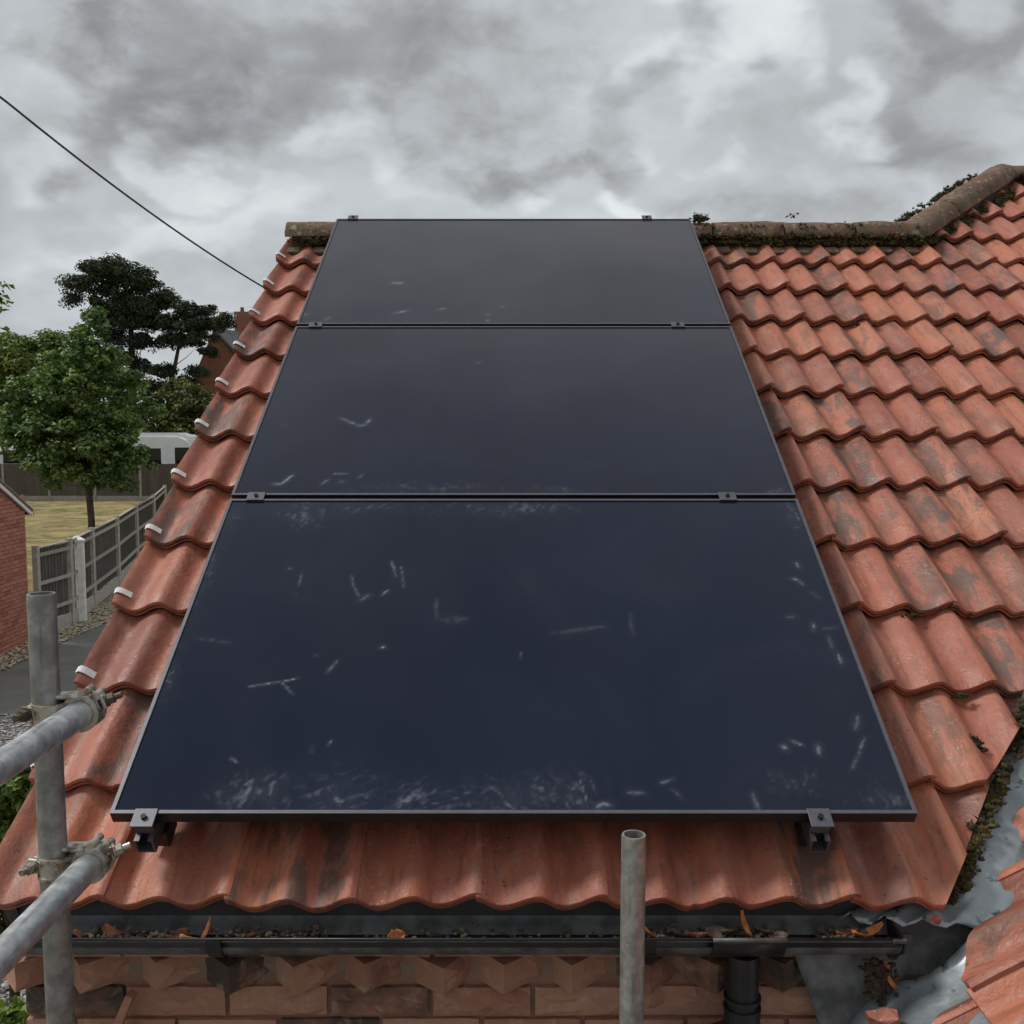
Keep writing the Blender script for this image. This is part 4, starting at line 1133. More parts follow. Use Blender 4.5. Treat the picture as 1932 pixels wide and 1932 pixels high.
# ------------------------------------------------------------------ ground
def sheet(name, pts, z, mat, cuts=1):
    o = pyd(name, [(x, y, z) for x, y in pts], [tuple(range(len(pts)))], mat)
    return tag(o, kind='structure')
def m_lawn():
    t = MT('dry_grass'); v = t.pos()
    c = t.mix(t.ss(t.noise(v, 0.5, 5, 0.65), 0.35, 0.65), (0.25, 0.185, 0.065), (0.40, 0.31, 0.14))
    c = t.mix(t.ss(t.noise(v, 0.9, 5, 0.7, 1), 0.46, 0.62), c, (0.13, 0.125, 0.035))
    c = t.mix(t.ss(t.noise(v, 6, 4, 0.7), 0.5, 0.75), c, (0.12, 0.095, 0.035))
    t.bump(t.noise(v, 25, 5, 0.7), 0.8, 0.05); return t.set(c, 0.95)
def m_tarmac():
    t = MT('tarmac'); v = t.pos()
    c = t.mix(t.ss(t.noise(v, 2.0, 5, 0.65), 0.3, 0.7), (0.145, 0.140, 0.130), (0.19, 0.183, 0.17))
    c = t.mix(t.math('MULTIPLY', t.ss(t.vor(v, 55), 0.1, 0.3, 1, 0), 0.35), c, (0.16, 0.15, 0.14))
    t.bump(t.noise(v, 40, 3, 0.6), 0.1, 0.006); return t.set(c, 0.9)
def m_gravel(name, a, b):
    t = MT(name); v = t.pos()
    n = t.n('ShaderNodeTexVoronoi'); t.lk(v, n.inputs[0]); n.inputs['Scale'].default_value = 22
    sep = t.n('ShaderNodeSeparateColor'); t.lk(n.outputs['Color'], sep.inputs[0])
    c = t.mix(sep.outputs[0], a, b)
    c = t.mix(t.ss(n.outputs['Distance'], 0.35, 0.7), c, tuple(x * 0.25 for x in a))
    t.bump(n.outputs['Distance'], 0.9, 0.03); return t.set(c, 0.9)
sheet('ground', [(-900, -200), (900, -200), (900, 1600), (-900, 1600)], 0.0, m_lawn())
sheet('driveway', [(-8.72, -40), (30, -40), (30, 30), (-8.55, 24.0), (-8.70, 18)], 0.008, m_tarmac())
GRAV = m_gravel('pale_gravel', (0.30, 0.235, 0.155), (0.56, 0.47, 0.34))
GRAV_G = m_gravel('grey_chippings', (0.14, 0.125, 0.115), (0.42, 0.39, 0.37))
sheet('gravel_strip', [(-9.6, 10), (-8.62, 10), (-8.72, 18), (-8.50, 24.0), (-8.6, 30), (-12, 30), (-10.2, 25.7), (-9.6, 22.7), (-9.4, 19.2)], 0.012, GRAV)
sheet('chippings_bed', [(-7.6, 2.0), (-1.1, 2.0), (-1.1, 14.2), (-5.0, 14.6), (-7.8, 14.2)], 0.016, GRAV_G)
def pebbles(name, n, poly, r0, r1, mat, label):
    V, F = [], []
    oct_v = np.array([(1, 0, 0), (0, 1, 0), (-1, 0, 0), (0, -1, 0), (0, 0, 0.7), (0, 0, -0.5)], float)
    oct_f = [(0, 1, 4), (1, 2, 4), (2, 3, 4), (3, 0, 4), (1, 0, 5), (2, 1, 5), (3, 2, 5), (0, 3, 5)]
    xs = [p[0] for p in poly]; ys = [p[1] for p in poly]
    def inside(x, y):
        c = False; j = len(poly) - 1
        for i in range(len(poly)):
            if ((ys[i] > y) != (ys[j] > y)) and (x < (xs[j] - xs[i]) * (y - ys[i]) / (ys[j] - ys[i]) + xs[i]): c = not c
            j = i
        return c
    k = 0
    while k < n:
        x, y = rng.uniform(min(xs), max(xs)), rng.uniform(min(ys), max(ys))
        if not inside(x, y): continue
        k += 1
        r = rng.uniform(r0, r1); a = rng.uniform(0, 6.28); ca, sa = math.cos(a), math.sin(a)
        p = oct_v * np.array([r, r * rng.uniform(.5, 1), r * 0.6])
        p = np.stack([p[:, 0] * ca - p[:, 1] * sa + x, p[:, 0] * sa + p[:, 1] * ca + y, p[:, 2] + 0.02 + r * 0.25], -1)
        b = len(V); V.extend(p.tolist()); F.extend([tuple(i + b for i in f) for f in oct_f])
    o = pyd(name, V, F, mat)
    me = o.data; a = me.attributes.new('tone', 'FLOAT', 'FACE')
    tones = np.repeat(nprng.random(n), 8).astype(np.float32); a.data.foreach_set('value', tones)
    return tag(o, label, 'gravel', kind='stuff')
def m_peb(name, a, b):
    t = MT(name); at_ = t.n('ShaderNodeAttribute'); at_.attribute_name = 'tone'
    return t.set(t.mix(at_.outputs['Fac'], a, b), 0.85)
pebbles('pebbles', 5000, [(-9.5, 16.8), (-8.66, 16.8), (-8.70, 18), (-8.50, 24.0), (-8.55, 29), (-11, 29), (-10.1, 25.7), (-9.5, 22.7), (-9.3, 19.2)], 0.02, 0.05, m_peb('pale_pebble', (0.26, 0.20, 0.13), (0.62, 0.53, 0.40)), 'pale buff gravel along the foot of the fence and garage')
pebbles('stone_chippings', 7000, [(-7.6, 5.0), (-2.2, 5.0), (-2.6, 9.0), (-4.5, 14.4), (-7.8, 14.2)], 0.018, 0.045, m_peb('grey_chip', (0.11, 0.10, 0.095), (0.50, 0.47, 0.45)), 'grey stone chippings below the left scaffold rails')

# ------------------------------------------------------------------ brick garage at the left edge
GX = -9.32
garage = tag(empty('garage', (-11.5, 16.7, 0)), 'red brick garage gable with white verge at the left edge', 'garage')
y0, y1, yr, ze, zr = 14.2, 19.12, 16.66, 2.60, 3.92
gv = []
for X_ in (GX - 0.012, -14.2):
    gv += [(X_, y0, 0), (X_, y1, 0), (X_, y1, ze), (X_, yr, zr), (X_, y0, ze)]
gwall = pyd('wall', gv, [(0, 1, 2, 3, 4), (9, 8, 7, 6, 5), (0, 5, 6, 1), (1, 6, 7, 2), (0, 4, 9, 5), (2, 7, 8, 3), (3, 8, 9, 4)], BRICKWALL_G, garage)
bm = bmesh.new(); bx(bm, (0, 0, 0), (0.02, 0.215, 0.065), bev=0.003); gbm = bpy.data.meshes.new('brick'); bm.to_mesh(gbm); bm.free(); gbm.materials.append(BRICK_G)
bm = bmesh.new(); bx(bm, (0, 0, 0), (0.02, 0.1025, 0.065), bev=0.003); gbh = bpy.data.meshes.new('brick'); bm.to_mesh(gbh); bm.free(); gbh.materials.append(BRICK_G)
for r_ in range(38):
    zc = 0.075 * r_ + 0.05
    ye = y1
    if r_ % 2: link('brick', gbh, None, gwall, Matrix.Translation((GX - 0.004, y1 - 0.0515, zc)))
    yy = y1 - (0.1125 if r_ % 2 else 0)
    while yy - 0.215 > 17.5:
        if zc < ze + (y1 - yy) * 0.5366 - 0.08:
            link('brick', gbm, None, gwall, Matrix.Translation((GX - 0.004 + rng.uniform(-.002, .002), yy - 0.1075, zc)))
        yy -= 0.225
# roof, white barge board, gutter end
m27 = math.atan2(zr - ze, y1 - yr)
for sgn in (1, -1):
    pa = Vector((0, yr, zr)); pb = Vector((0, yr + sgn * (y1 - yr + 0.22), zr - (y1 - yr + 0.22) * (zr - ze) / (y1 - yr)))
    c = (pa + pb) / 2; L = (pb - pa).length
    bm = bmesh.new(); bx(bm, (-11.76, c.y, c.z + 0.05), (5.0, L, 0.06), Matrix.Rotation(-sgn * m27, 4, 'X'))
    groof = from_bm('roof', bm, RIDGE, garage)
    bm = bmesh.new(); bx(bm, (GX + 0.035, c.y, c.z + 0.02), (0.04, L + 0.02, 0.13), Matrix.Rotation(-sgn * m27, 4, 'X')); from_bm('barge_board', bm, WHITEPL, garage)
bm = bmesh.new(); tube(bm, [(-14, y1 + 0.22, 2.50), (GX + 0.05, y1 + 0.22, 2.50)], 0.05, 12); from_bm('gutter', bm, BLACKPL, garage, smooth=True)

# ------------------------------------------------------------------ closeboard fence with concrete posts
CONC = m_simple('concrete', (0.42, 0.38, 0.33), 0.9, 0, 0.2, 12, 0.4, 0.006)
CONC_D = m_simple('aged_concrete', (0.30, 0.27, 0.235), 0.9, 0, 0.25, 12, 0.4, 0.006)
def m_wood(name, a, b):
    t = MT(name); v = t.coord('Object', (1, 1, 0.08), t.rndvec(23))
    c = t.mix(t.ss(t.noise(v, 30, 5, 0.65), 0.3, 0.7), a, b)
    c = t.mix(t.math('MULTIPLY', t.rnd(), 0.5), c, tuple(x * 0.6 for x in a))
    t.bump(t.noise(v, 80, 4), 0.4, 0.004); return t.set(c, 0.9)
WOOD = m_wood('weathered_fence_wood', (0.075, 0.066, 0.058), (0.17, 0.15, 0.13))
WOOD_D = m_wood('dark_fence_wood', (0.075, 0.062, 0.05), (0.13, 0.11, 0.09))
RAIL = m_wood('pale_rail_wood', (0.34, 0.31, 0.27), (0.48, 0.43, 0.37))
posts = [(-9.25, 19.35), (-9.15, 20.6), (-9.57, 22.7), (-10.18, 25.7), (-11.07, 29.4), (-11.95, 33.3), (-13.4, 38.6)]
fence = tag(empty('fence', (-10.18, 25.7, 0)), 'weathered grey closeboard fence with concrete posts running past the white pillar', 'fence')
bm = bmesh.new(); bx(bm, (0, 0, 0.93), (0.11, 0.12, 1.86), bev=0.012); post_me = bpy.data.meshes.new('post'); bm.to_mesh(post_me); bm.free(); post_me.materials.append(CONC)
for (x, y) in posts: link('post', post_me, None, fence, Matrix.Translation((x, y, 0)))
board_me = []
for k in range(3):
    bm = bmesh.new(); bx(bm, (0, 0, 0), (0.125, 0.016, 1.44 + 0.01 * k), Matrix.Rotation(R(5), 4, 'Z')); me = bpy.data.meshes.new('board'); bm.to_mesh(me); bm.free(); me.materials.append(WOOD); board_me.append(me)
for i in range(len(posts) - 1):
    a, b = Vector((*posts[i], 0)), Vector((*posts[i + 1], 0)); d = b - a; L = d.length; d.normalize()
    nrm = Vector((d.y, -d.x, 0))
    if nrm.x < 0: nrm = -nrm
    rz = math.atan2(d.y, d.x); mid_ = (a + b) / 2; rm = Matrix.Rotation(rz, 4, 'Z')
    n = int((L - 0.12) / 0.115)
    for k in range(n):
        c = a + d * (0.09 + (k + 0.5) * (L - 0.18) / n) + Vector((0, 0, 1.05 + rng.uniform(-.008, .008))) - nrm * 0.02
        link('board', rng.choice(board_me), None, fence, Matrix.Translation(c) @ rm)
    for nm, zz, s_, mt, o_ in (('rail', 0.55, (L - 0.10, 0.055, 0.07), RAIL, 0.02), ('rail', 1.10, (L - 0.10, 0.055, 0.07), RAIL, 0.02), ('rail', 1.66, (L - 0.10, 0.055, 0.07), RAIL, 0.02),
                               ('gravel_board', 0.17, (L - 0.10, 0.05, 0.28), CONC, 0.0), ('capping', 1.80, (L - 0.10, 0.07, 0.03), RAIL, 0.0)):
        bm = bmesh.new(); bx(bm, (0, 0, 0), s_, bev=0.006)
        from_bm(nm, bm, mt, fence, Matrix.Translation(mid_ + Vector((0, 0, zz)) + nrm * o_) @ rm)
# white pillar
pil = tag(empty('gate_pillar', (-9.12, 21.3, 0)), 'white square gate pillar with pyramid cap in front of the fence', 'pillar')
CREAM = m_simple('cream_paint', (0.84, 0.82, 0.74), 0.6, 0, 0.12, 8, 0.1)
q = Matrix.Translation((-9.25, 21.2, 0)) @ Matrix.Rotation(R(28), 4, 'Z')
bm = bmesh.new(); bx(bm, (0, 0, 0.86), (0.25, 0.25, 1.72), bev=0.01); from_bm('shaft', bm, CREAM, pil, q)
bm = bmesh.new()
for s in (-1, 1):
    bx(bm, (s * 0.085, -0.128, 0.86), (0.05, 0.012, 1.66), bev=0.003)
    bx(bm, (0.128, s * 0.085, 0.86), (0.012, 0.05, 1.66), bev=0.003)
from_bm('fluting', bm, CREAM, pil, q)
bm = bmesh.new(); vb = [bm.verts.new((sx * 0.145, sy * 0.145, 1.72)) for sx, sy in ((-1, -1), (1, -1), (1, 1), (-1, 1))]
vt = [bm.verts.new((v.co.x, v.co.y, 1.76)) for v in vb]; ap = bm.verts.new((0, 0, 1.85))
for k in range(4):
    bm.faces.new((vb[k], vb[(k + 1) % 4], vt[(k + 1) % 4], vt[k])); bm.faces.new((vt[k], vt[(k + 1) % 4], ap))
bm.faces.new(vb[::-1]); from_bm('cap', bm, CREAM, pil, q)

# back fence beyond the lawn
bY = 55.0
pxs = [-30.4 + 2.5 * i for i in range(7)]
ffence = tag(empty('fence', (-22.9, bY, 0)), 'dark wooden fence beyond the dry lawn, behind the young tree', 'fence')
bm = bmesh.new(); bx(bm, (0, 0, 1.02), (0.13, 0.12, 2.04), bev=0.01); fpost = bpy.data.meshes.new('post'); bm.to_mesh(fpost); bm.free(); fpost.materials.append(CONC_D)
bb = bpy.data.meshes.new('board'); bm = bmesh.new(); bx(bm, (0, 0, 0), (0.24, 0.02, 1.75), Matrix.Rotation(R(4), 4, 'Z')); bm.to_mesh(bb); bm.free(); bb.materials.append(WOOD_D)
for i, x in enumerate(pxs):
    link('post', fpost, None, ffence, Matrix.Translation((x, bY, 0)))
    if i == len(pxs) - 1: break
    for k in range(10):
        link('board', bb, None, ffence, Matrix.Translation((x + 0.06 + (k + 0.5) * 0.238, bY + 0.03, 1.15 + rng.uniform(-.01, .01))))
    bm = bmesh.new(); bx(bm, (x + 1.25, bY, 0.14), (2.38, 0.05, 0.27)); from_bm('gravel_board', bm, CONC_D, ffence)
# ------------------------------------------------------------------ vehicles showing above the far fence
WPAINT = m_simple('white_vehicle_paint', (0.72, 0.74, 0.75), 0.3, 0, 0.05, 2, 0.0)
DGLASS = m_simple('dark_vehicle_glass', (0.012, 0.013, 0.015), 0.08, 0, 0.1, 2, 0.0)
RUBBER = m_simple('tyre_rubber', (0.02, 0.02, 0.02), 0.8, 0, 0.1, 20, 0.1)
def vehicle(name, label, cat, X0, Y0, L, W, H, wz0, wz1):
    th = tag(empty(name, (X0, Y0, 0)), label, cat)
    def ext(pr, y0_, y1_, nm, mat, bev=0.0):
        bm = bmesh.new()
        A_ = [bm.verts.new((X0 + a, Y0 + y0_, b)) for a, b in pr]; B_ = [bm.verts.new((X0 + a, Y0 + y1_, b)) for a, b in pr]
        bm.faces.new(A_); bm.faces.new(B_[::-1]); n = len(pr)
        for i in range(n): bm.faces.new((A_[i], A_[(i + 1) % n], B_[(i + 1) % n], B_[i]))
        if bev: bmesh.ops.bevel(bm, geom=[e for e in bm.edges], offset=bev, segments=3, affect='EDGES')
        return from_bm(nm, bm, mat, th, smooth=True, auto=30)
    h = L / 2
    body = ext([(-h, 0.4), (h, 0.4), (h + 0.02, 1.2), (h - 0.1, wz0), (h - 0.55, H - 0.35), (h - 1.2, H - 0.02), (-h + 0.5, H), (-h + 0.05, H - 0.3), (-h, wz0)], 0, W, 'body', WPAINT, 0.24)
    ext([(h - 0.18, wz0 + 0.05), (h - 0.55, wz1), (h - 1.5, wz1), (h - 1.5, wz0 + 0.05)], -0.012, 0.02, 'side_window', DGLASS)
    ext([(h - 2.3, wz0 + 0.15), (h - 2.3, wz1 - 0.05), (h - 3.5, wz1 - 0.05), (h - 3.5, wz0 + 0.15)], -0.012, 0.02, 'side_window', DGLASS)
    for s in (-1, 1):
        bm = bmesh.new(); tube(bm, [(X0 + s * (h - 0.95), Y0 - 0.02, 0.38), (X0 + s * (h - 0.95), Y0 + 0.24, 0.38)], 0.37, 20); w_ = from_bm('wheel', bm, RUBBER, th, smooth=True, auto=40)
        bm = bmesh.new(); tube(bm, [(X0 + s * (h - 0.95), Y0 - 0.03, 0.38), (X0 + s * (h - 0.95), Y0 + 0.1, 0.38)], 0.2, 16); from_bm('rim', bm, WPAINT, w_, smooth=True, auto=40)
vehicle('motorhome', 'white motorhome roof showing above the fence beside the roof verge', 'motorhome', at(362, 830, 58).x - 2.6, 58, 6.2, 2.3, 3.70, 1.7, 2.85)
vehicle('delivery_van', 'white van with dark windows behind the fence at the left edge', 'van', at(-38, 850, 57).x, 57, 5.6, 2.1, 2.98, 1.92, 2.72)

# ------------------------------------------------------------------ house behind the trees
bh = tag(empty('brick_house', tuple(Vector((at(420, 700, 70).x, 70, 0)))), 'distant brown brick house with steep gable, slate roof and chimney', 'house')
ap = at(402, 624, 70); lf = at(352, 745, 70); rt = at(470, 708, 70)
gp = [Vector((lf.x, 70, 0)), Vector((rt.x + 1.0, 70, 0)), Vector((rt.x + 1.0, 70, rt.z - 0.9)), ap, lf]
gp = [Vector((p.x, 70.0, p.z)) for p in gp]
off_ = Vector((4.0, 10.0, 0))
n = len(gp)
BHB = m_simple('far_brick', (0.27, 0.115, 0.075), 0.9, 0, 0.2, 3, 0)
pyd('wall', gp + [p + off_ for p in gp], [tuple(range(n)), tuple(range(2 * n - 1, n - 1, -1))] + [(i, i + n, (i + 1) % n + n, (i + 1) % n) for i in range(n)], BHB, bh)
SLATE = m_simple('slate', (0.13, 0.14, 0.14), 0.6, 0, 0.25, 2.5, 0)
e1, e2 = gp[3] + Vector((0, 0, 0.06)), gp[2] + Vector((0.1, 0, 0.0))
rv = [e1, e2, e2 + off_, e1 + off_]; up_ = Vector((0.12, 0, 0.14))
pyd('slate_roof', rv + [p + up_ for p in rv], [(0, 1, 2, 3), (7, 6, 5, 4), (0, 4, 5, 1), (1, 5, 6, 2), (2, 6, 7, 3), (3, 7, 4, 0)], SLATE, bh)
bm = bmesh.new(); dd = (e2 - e1); bx(bm, (e1 + e2) / 2 + Vector((0.03, -0.06, 0.10)), (dd.length, 0.10, 0.10), Matrix.Rotation(-math.atan2(dd.z, dd.x), 4, 'Y')); from_bm('verge_board', bm, SLATE, bh)
ch0 = at(443, 630, 73); ch1 = at(480, 588, 73)
bm = bmesh.new(); w_ = ch1.x - ch0.x
bx(bm, ((ch0.x + ch1.x) / 2, 73.4, ch0.z - 0.6 + (ch1.z - ch0.z + 0.6) / 2), (w_, 0.9, ch1.z - ch0.z + 0.6))
for zz in (0.0, -0.14): bx(bm, ((ch0.x + ch1.x) / 2, 73.4, ch1.z + zz - 0.03), (w_ + 0.10 + zz * 0.3, 0.7, 0.09))
chim = from_bm('chimney', bm, BHB, bh)
for px_ in (454, 472):
    c = at(px_, 580, 73); bm = bmesh.new(); tube(bm, [(c.x, 73.4, ch1.z), (c.x, 73.4, ch1.z + 0.30), (c.x, 73.4, ch1.z + 0.34)], [0.15, 0.12, 0.15], 12); from_bm('chimney_pot', bm, RIDGE, chim, smooth=True, auto=40)

# ------------------------------------------------------------------ trees and shrubs
def m_leaf(name, dark, mid, lite, trans=0.25):
    t = MT(name); a = t.n('ShaderNodeAttribute'); a.attribute_name = 'tone'
    c = t.ramp(a.outputs['Fac'], [(0.05, dark), (0.5, mid), (0.95, lite)])
    t.set(c, 0.55)
    tr = t.n('ShaderNodeBsdfTranslucent'); t.lk(t.mix(1.0, c, (1.0, 1.1, 0.5), 'MULTIPLY'), tr.inputs[0])
    mx = t.n('ShaderNodeMixShader'); mx.inputs[0].default_value = trans
    t.lk(t.b.outputs[0], mx.inputs[1]); t.lk(tr.outputs[0], mx.inputs[2]); t.lk(mx.outputs[0], t.out.inputs[0])
    return t.m
BARK = m_simple('bark', (0.085, 0.065, 0.048), 0.95, 0, 0.35, 6, 0.6, 0.03)
BARK_P = m_simple('pine_bark', (0.06, 0.045, 0.036), 0.95, 0, 0.35, 4, 0.5, 0.03)
def leaves(name, C, Nrm, size, aspect, tone, mat, parent, fold=0.25):
    """one mesh of diamond leaves: centres C (n,3), normals (n,3), sizes (n,)"""
    n = len(C)
    r = nprng.normal(size=(n, 3))
    nz = Nrm / np.linalg.norm(Nrm, axis=1, keepdims=True)
    a = np.cross(nz, r); a /= np.linalg.norm(a, axis=1, keepdims=True) + 1e-9
    b = np.cross(nz, a)
    s = size[:, None]
    v0 = C - a * s * 0.5; v2 = C + a * s * 0.5 - nz * s * 0.12
    v1 = C + b * s * 0.5 * aspect + nz * s * fold * 0.5 + a * s * 0.06; v3 = C - b * s * 0.5 * aspect + nz * s * fold * 0.5 + a * s * 0.06
    V = np.stack([v0, v1, v2, v3], 1).reshape(-1, 3)
    i = np.arange(n) * 4
    Fc = np.concatenate([np.stack([i, i + 1, i + 2], -1), np.stack([i, i + 2, i + 3], -1)], 0)
    me = bpy.data.meshes.new(name)
    me.vertices.add(len(V)); me.vertices.foreach_set('co', V.ravel())
    me.loops.add(Fc.size); me.loops.foreach_set('vertex_index', Fc.ravel().astype(np.int32))
    me.polygons.add(len(Fc)); me.polygons.foreach_set('loop_start', np.arange(0, Fc.size, 3, dtype=np.int32))
    me.update()
    at_ = me.attributes.new('tone', 'FLOAT', 'POINT'); at_.data.foreach_set('value', np.repeat(tone, 4).astype(np.float32))
    return link(name, me, mat, parent)
def crown_points(ells, nclump, per, clump_r, flat=0.6, shell=0.45):
    """clump centres inside the ellipsoids (weighted to the shell), leaves spread round each clump"""
    vol = np.array([e[3] * e[4] * e[5] for e in ells]) ** 0.75; vol /= vol.sum()
    cc = []
    for _ in range(nclump):
        e = ells[nprng.choice(len(ells), p=vol)]
        d = nprng.normal(size=3); d /= np.linalg.norm(d)
        rr = shell + (1 - shell) * nprng.random() ** 0.6
        cc.append(np.array(e[:3]) + d * rr * np.array(e[3:6]))
    cc = np.array(cc)
    sizes = clump_r * nprng.uniform(0.55, 1.35, len(cc))
    idx = np.repeat(np.arange(len(cc)), per)
    d = nprng.normal(size=(len(idx), 3)); d /= np.linalg.norm(d, axis=1, keepdims=True)
    d *= (nprng.random(len(idx)) ** 0.45)[:, None]
    P_ = cc[idx] + d * sizes[idx][:, None] * np.array([1, 1, flat])
    return cc, P_, idx, d
def tree(name, label, cat, base, trunk_pts, radii, ells, nclump, per, clump_r, leaf, aspect, mat, bark, flat=0.6, shell=0.45, upb=1.0, group=None, branches=26, seedtone=0.25):
    th = tag(empty(name, base), label, cat, group)
    bm = bmesh.new(); tube(bm, trunk_pts, radii, 10)
    cc, P_, idx, d = crown_points(ells, nclump, per, clump_r, flat, shell)
    tp_ = [Vector(p) for p in trunk_pts]
    for k in range(min(branches, len(cc))):
        c = Vector(cc[k * (len(cc) // branches)])
        # spring from the trunk point below it
        cand = [p for p in tp_[1:] if p.z < c.z - 0.1] or [tp_[-1]]
        s = min(cand, key=lambda p: (p - c).length + 0.3 * abs(p.z - c.z))
        L = (c - s).length
        mid = s.lerp(c, 0.5) + Vector((rng.gauss(0, .06), rng.gauss(0, .06), -0.06)) * L
        r0 = max(0.012, radii[-1] * 0.55)
        tube(bm, [s, mid, c], [r0, r0 * 0.6, r0 * 0.2], 5, cap=False)
    from_bm('trunk', bm, bark, th, smooth=True)
    nrm = d * 0.7 + nprng.normal(size=d.shape) * 0.45 + np.array([0, 0, upb])
    tone = np.clip(0.5 + (nprng.random(len(cc)) - 0.5)[idx] * 0.6 + nprng.normal(size=len(idx)) * 0.18, 0, 1)
    leaves('crown', P_, nrm, leaf * nprng.uniform(0.6, 1.3, len(P_)), aspect, tone, mat, th)
    return th
def E(x, y, Y, rx, ry, rd=None):
    p = at(x, y, Y); s = Y / 1900.0
    return (p.x, p.y, p.z, rx * s, (rd if rd else rx) * s, ry * s)
MAPLE = m_leaf('maple_leaf', (0.058, 0.108, 0.034), (0.135, 0.225, 0.072), (0.27, 0.36, 0.115))
LIGHT = m_leaf('light_leaf', (0.075, 0.12, 0.032), (0.15, 0.215, 0.06), (0.25, 0.32, 0.10))
OLIVE = m_leaf('olive_leaf', (0.07, 0.085, 0.026), (0.135, 0.155, 0.045), (0.22, 0.23, 0.07))
PINE = m_leaf('pine_needle', (0.022, 0.036, 0.019), (0.046, 0.070, 0.034), (0.09, 0.118, 0.052), 0.1)
SHRUB = m_leaf('shrub_leaf', (0.04, 0.085, 0.016), (0.11, 0.19, 0.035), (0.24, 0.33, 0.075))
mb = at(172, 1000, 31.0)
tree('young_maple', 'young leafy green tree with slim trunk standing on the dry lawn', 'tree', (mb.x, 31, 0),
     [(mb.x, 31, 0), (mb.x + 0.02, 31, 1.2), (mb.x - 0.03, 31, 2.2), (mb.x + 0.05, 31, 3.4), (mb.x, 31, 5.2), (mb.x - 0.02, 31, 6.8)], [0.12, 0.105, 0.10, 0.085, 0.05, 0.02],
     [E(165, 735, 31, 92, 100), E(76, 785, 31, 72, 72), E(215, 815, 31, 66, 58), E(150, 835, 31, 108, 70), E(170, 655, 31, 50, 73), E(60, 830, 31, 62, 42), E(262, 866, 31, 34, 24), E(115, 880, 31, 64, 34), E(195, 885, 31, 60, 34), E(110, 905, 31, 22, 24), E(228, 905, 31, 16, 14)],
     350, 80, 0.35, 0.165, 0.75, MAPLE, BARK, flat=0.6, shell=0.30)
pb = at(252, 700, 67)
tree('pine_tree', 'tall dark pine tree with flat spreading crown against the sky', 'tree', (pb.x, 67, 0),
     [(pb.x, 67, 0), (pb.x - 0.1, 67, 4), tuple(at(250, 690, 67)), tuple(at(247, 620, 67)), tuple(at(240, 560, 67)), tuple(at(228, 520, 67))], [0.32, 0.27, 0.20, 0.17, 0.13, 0.07],
     [E(215, 510, 67, 66, 20), E(165, 535, 67, 44, 16), E(262, 535, 67, 52, 16), E(145, 562, 67, 22, 16), E(300, 560, 67, 34, 14), E(215, 555, 67, 34, 12), E(195, 600, 67, 44, 14), E(250, 610, 67, 50, 18), E(300, 605, 67, 36, 14), E(210, 635, 67, 34, 14), E(270, 645, 67, 40, 16), E(220, 670, 67, 36, 16), E(262, 690, 67, 40, 18), E(240, 580, 67, 34, 22), E(205, 575, 67, 40, 16), E(275, 580, 67, 40, 18)],
     310, 100, 0.60, 0.28, 0.3, PINE, BARK_P, flat=0.62, shell=0.1, upb=0.6, branches=60)
pb2 = at(318, 720, 66)
tree('pine_tree', 'smaller dark pine with curved bare trunk between the tall pine and the house', 'tree', (pb2.x, 66, 0),
     [(pb2.x, 66, 0), (pb2.x, 66, 3.5), tuple(at(318, 740, 66)), tuple(at(330, 690, 66)), tuple(at(338, 650, 66)), tuple(at(345, 600, 66))], [0.26, 0.22, 0.17, 0.13, 0.10, 0.06],
     [E(365, 585, 66, 38, 12), E(345, 610, 66, 50, 16), E(395, 610, 66, 34, 13), E(330, 640, 66, 34, 12), E(372, 640, 66, 34, 12), E(420, 605, 66, 18, 12), E(305, 700, 66, 26, 9), E(375, 700, 66, 20, 8), E(350, 720, 66, 26, 7), E(290, 735, 66, 30, 20), E(390, 665, 66, 16, 8)],
     190, 90, 0.52, 0.30, 0.3, PINE, BARK_P, flat=0.6, shell=0.1, upb=0.6, branches=44)
lt = at(70, 800, 60)
tree('lime_tree', 'pale green bushy tree behind the young tree at the left', 'tree', (lt.x, 60, 0),
     [(lt.x, 60, 0), (lt.x, 60, 2), (lt.x + .1, 60, 4), (lt.x, 60, 6)], [0.25, 0.2, 0.15, 0.08],
     [E(60, 690, 60, 84, 56), E(20, 668, 60, 50, 40), E(20, 780, 60, 60, 60), E(110, 665, 60, 50, 34), E(110, 720, 60, 70, 66), E(10, 740, 60, 60, 60), E(95, 650, 60, 34, 26), E(190, 720, 60, 60, 60), E(245, 770, 60, 56, 50)],
     300, 90, 0.66, 0.27, 0.6, LIGHT, BARK, flat=0.7)
dk = at(12, 665, 64)
tree('conifer', 'dark pointed conifer at the left edge behind the pale tree', 'tree', (dk.x, 64, 0),
     [(dk.x, 64, 0), (dk.x, 64, 4), (dk.x, 64, 8.6)], [0.25, 0.2, 0.05],
     [E(18, 670, 64, 26, 40), E(40, 650, 64, 12, 26), E(5, 720, 64, 40, 40), E(30, 690, 64, 30, 40)], 90, 80, 0.5, 0.24, 0.4, PINE, BARK_P, flat=0.9)
ob = at(330, 800, 63)
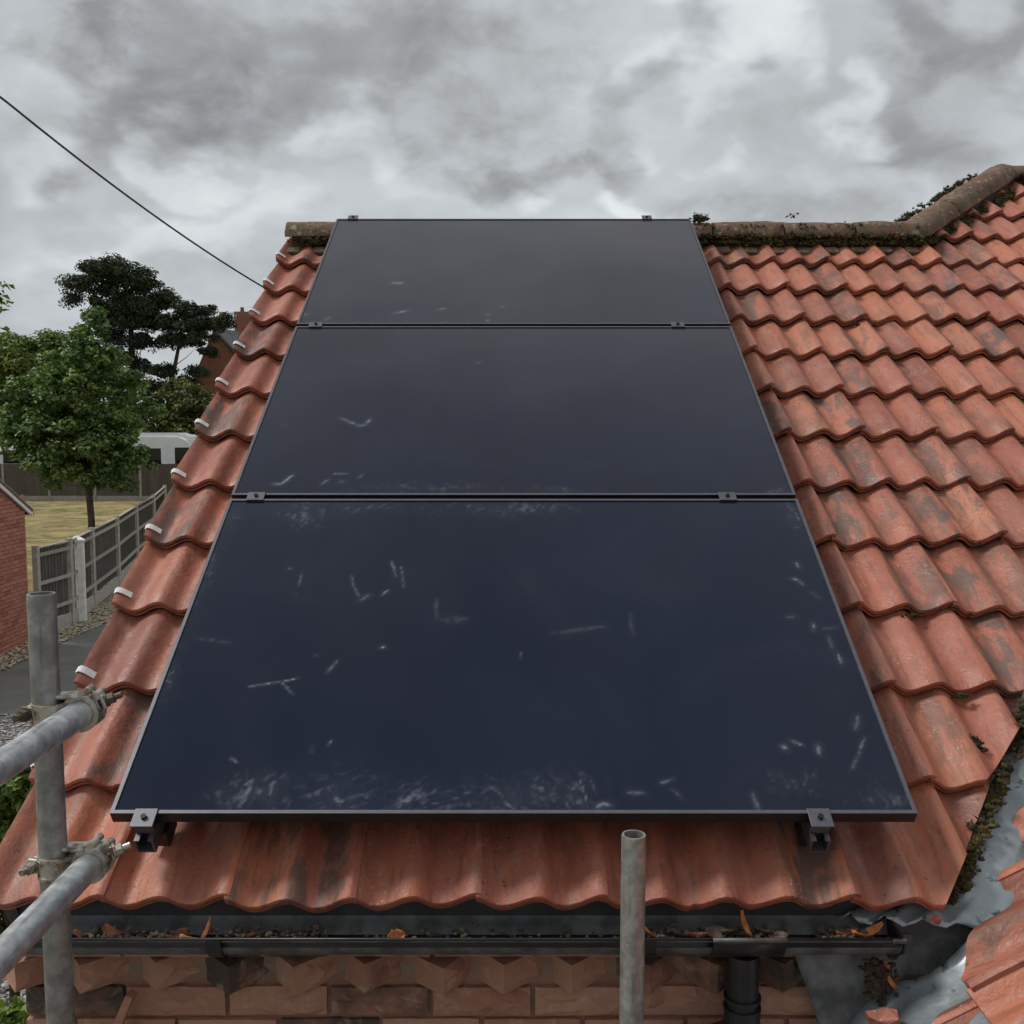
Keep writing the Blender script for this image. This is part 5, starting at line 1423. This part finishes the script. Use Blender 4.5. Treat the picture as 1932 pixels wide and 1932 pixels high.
tree('olive_bush', 'olive green bush in front of the distant brick house', 'bush', (ob.x, 63, 0),
     [(ob.x, 63, 0), (ob.x, 63, 1.2), (ob.x + .1, 63, 3)], [0.14, 0.1, 0.05],
     [E(335, 765, 63, 48, 40), E(300, 790, 63, 40, 50), E(370, 770, 63, 40, 44), E(330, 740, 63, 26, 20), E(395, 790, 63, 40, 50), E(330, 830, 63, 60, 40)],
     170, 90, 0.62, 0.24, 0.6, OLIVE, BARK, flat=0.7)
for i, (x_, y_, Y_, rx, ry, m_, lb) in enumerate(((-6, 585, 24, 18, 26, MAPLE, 'leafy branch tip of a tree just outside the left edge'),)):
    p = at(-60, y_, Y_)
    tree('roadside_tree', lb, 'tree', (p.x, Y_, 0), [(p.x, Y_, 0), (p.x, Y_, 3), (p.x, Y_, 6.4)], [0.2, 0.15, 0.06],
         [E(-60, 580, Y_, 60, 70), E(-70, 640, Y_, 60, 60), E(-12, 575, Y_, 16, 12)], 60, 40, 0.32, 0.17, 0.7, m_, BARK)
# shrub beside the drive, seen under the upper rail, and the climber at the wall corner
sb = at(10, 1480, 6.4)
tree('shrub', 'bright green shrub below the roof verge at the left edge', 'shrub', (sb.x, 6.4, 0),
     [(sb.x, 6.4, 0), (sb.x, 6.4, 0.8), (sb.x + .05, 6.4, 1.5)], [0.04, 0.03, 0.015],
     [E(5, 1500, 6.4, 70, 80), E(-60, 1520, 6.4, 90, 110), E(40, 1450, 6.4, 34, 40), E(0, 1600, 6.4, 60, 90), E(-40, 1720, 6.4, 80, 120)], 230, 46, 0.10, 0.075, 0.5, SHRUB, BARK, flat=0.8, upb=0.6)
cb = at(20, 1930, 2.75)
tree('garden_plant', 'green leafy plant growing by the wall corner under the gutter', 'plant', (cb.x, 2.75, 0),
     [(cb.x, 2.75, 0), (cb.x, 2.75, 1.2), (cb.x, 2.75, 2.2)], [0.02, 0.015, 0.008],
     [E(20, 1945, 2.75, 60, 30), E(40, 1915, 2.75, 16, 36), E(-20, 1990, 2.75, 70, 50)], 40, 26, 0.06, 0.06, 0.4, SHRUB, BARK, flat=0.9, upb=0.5)
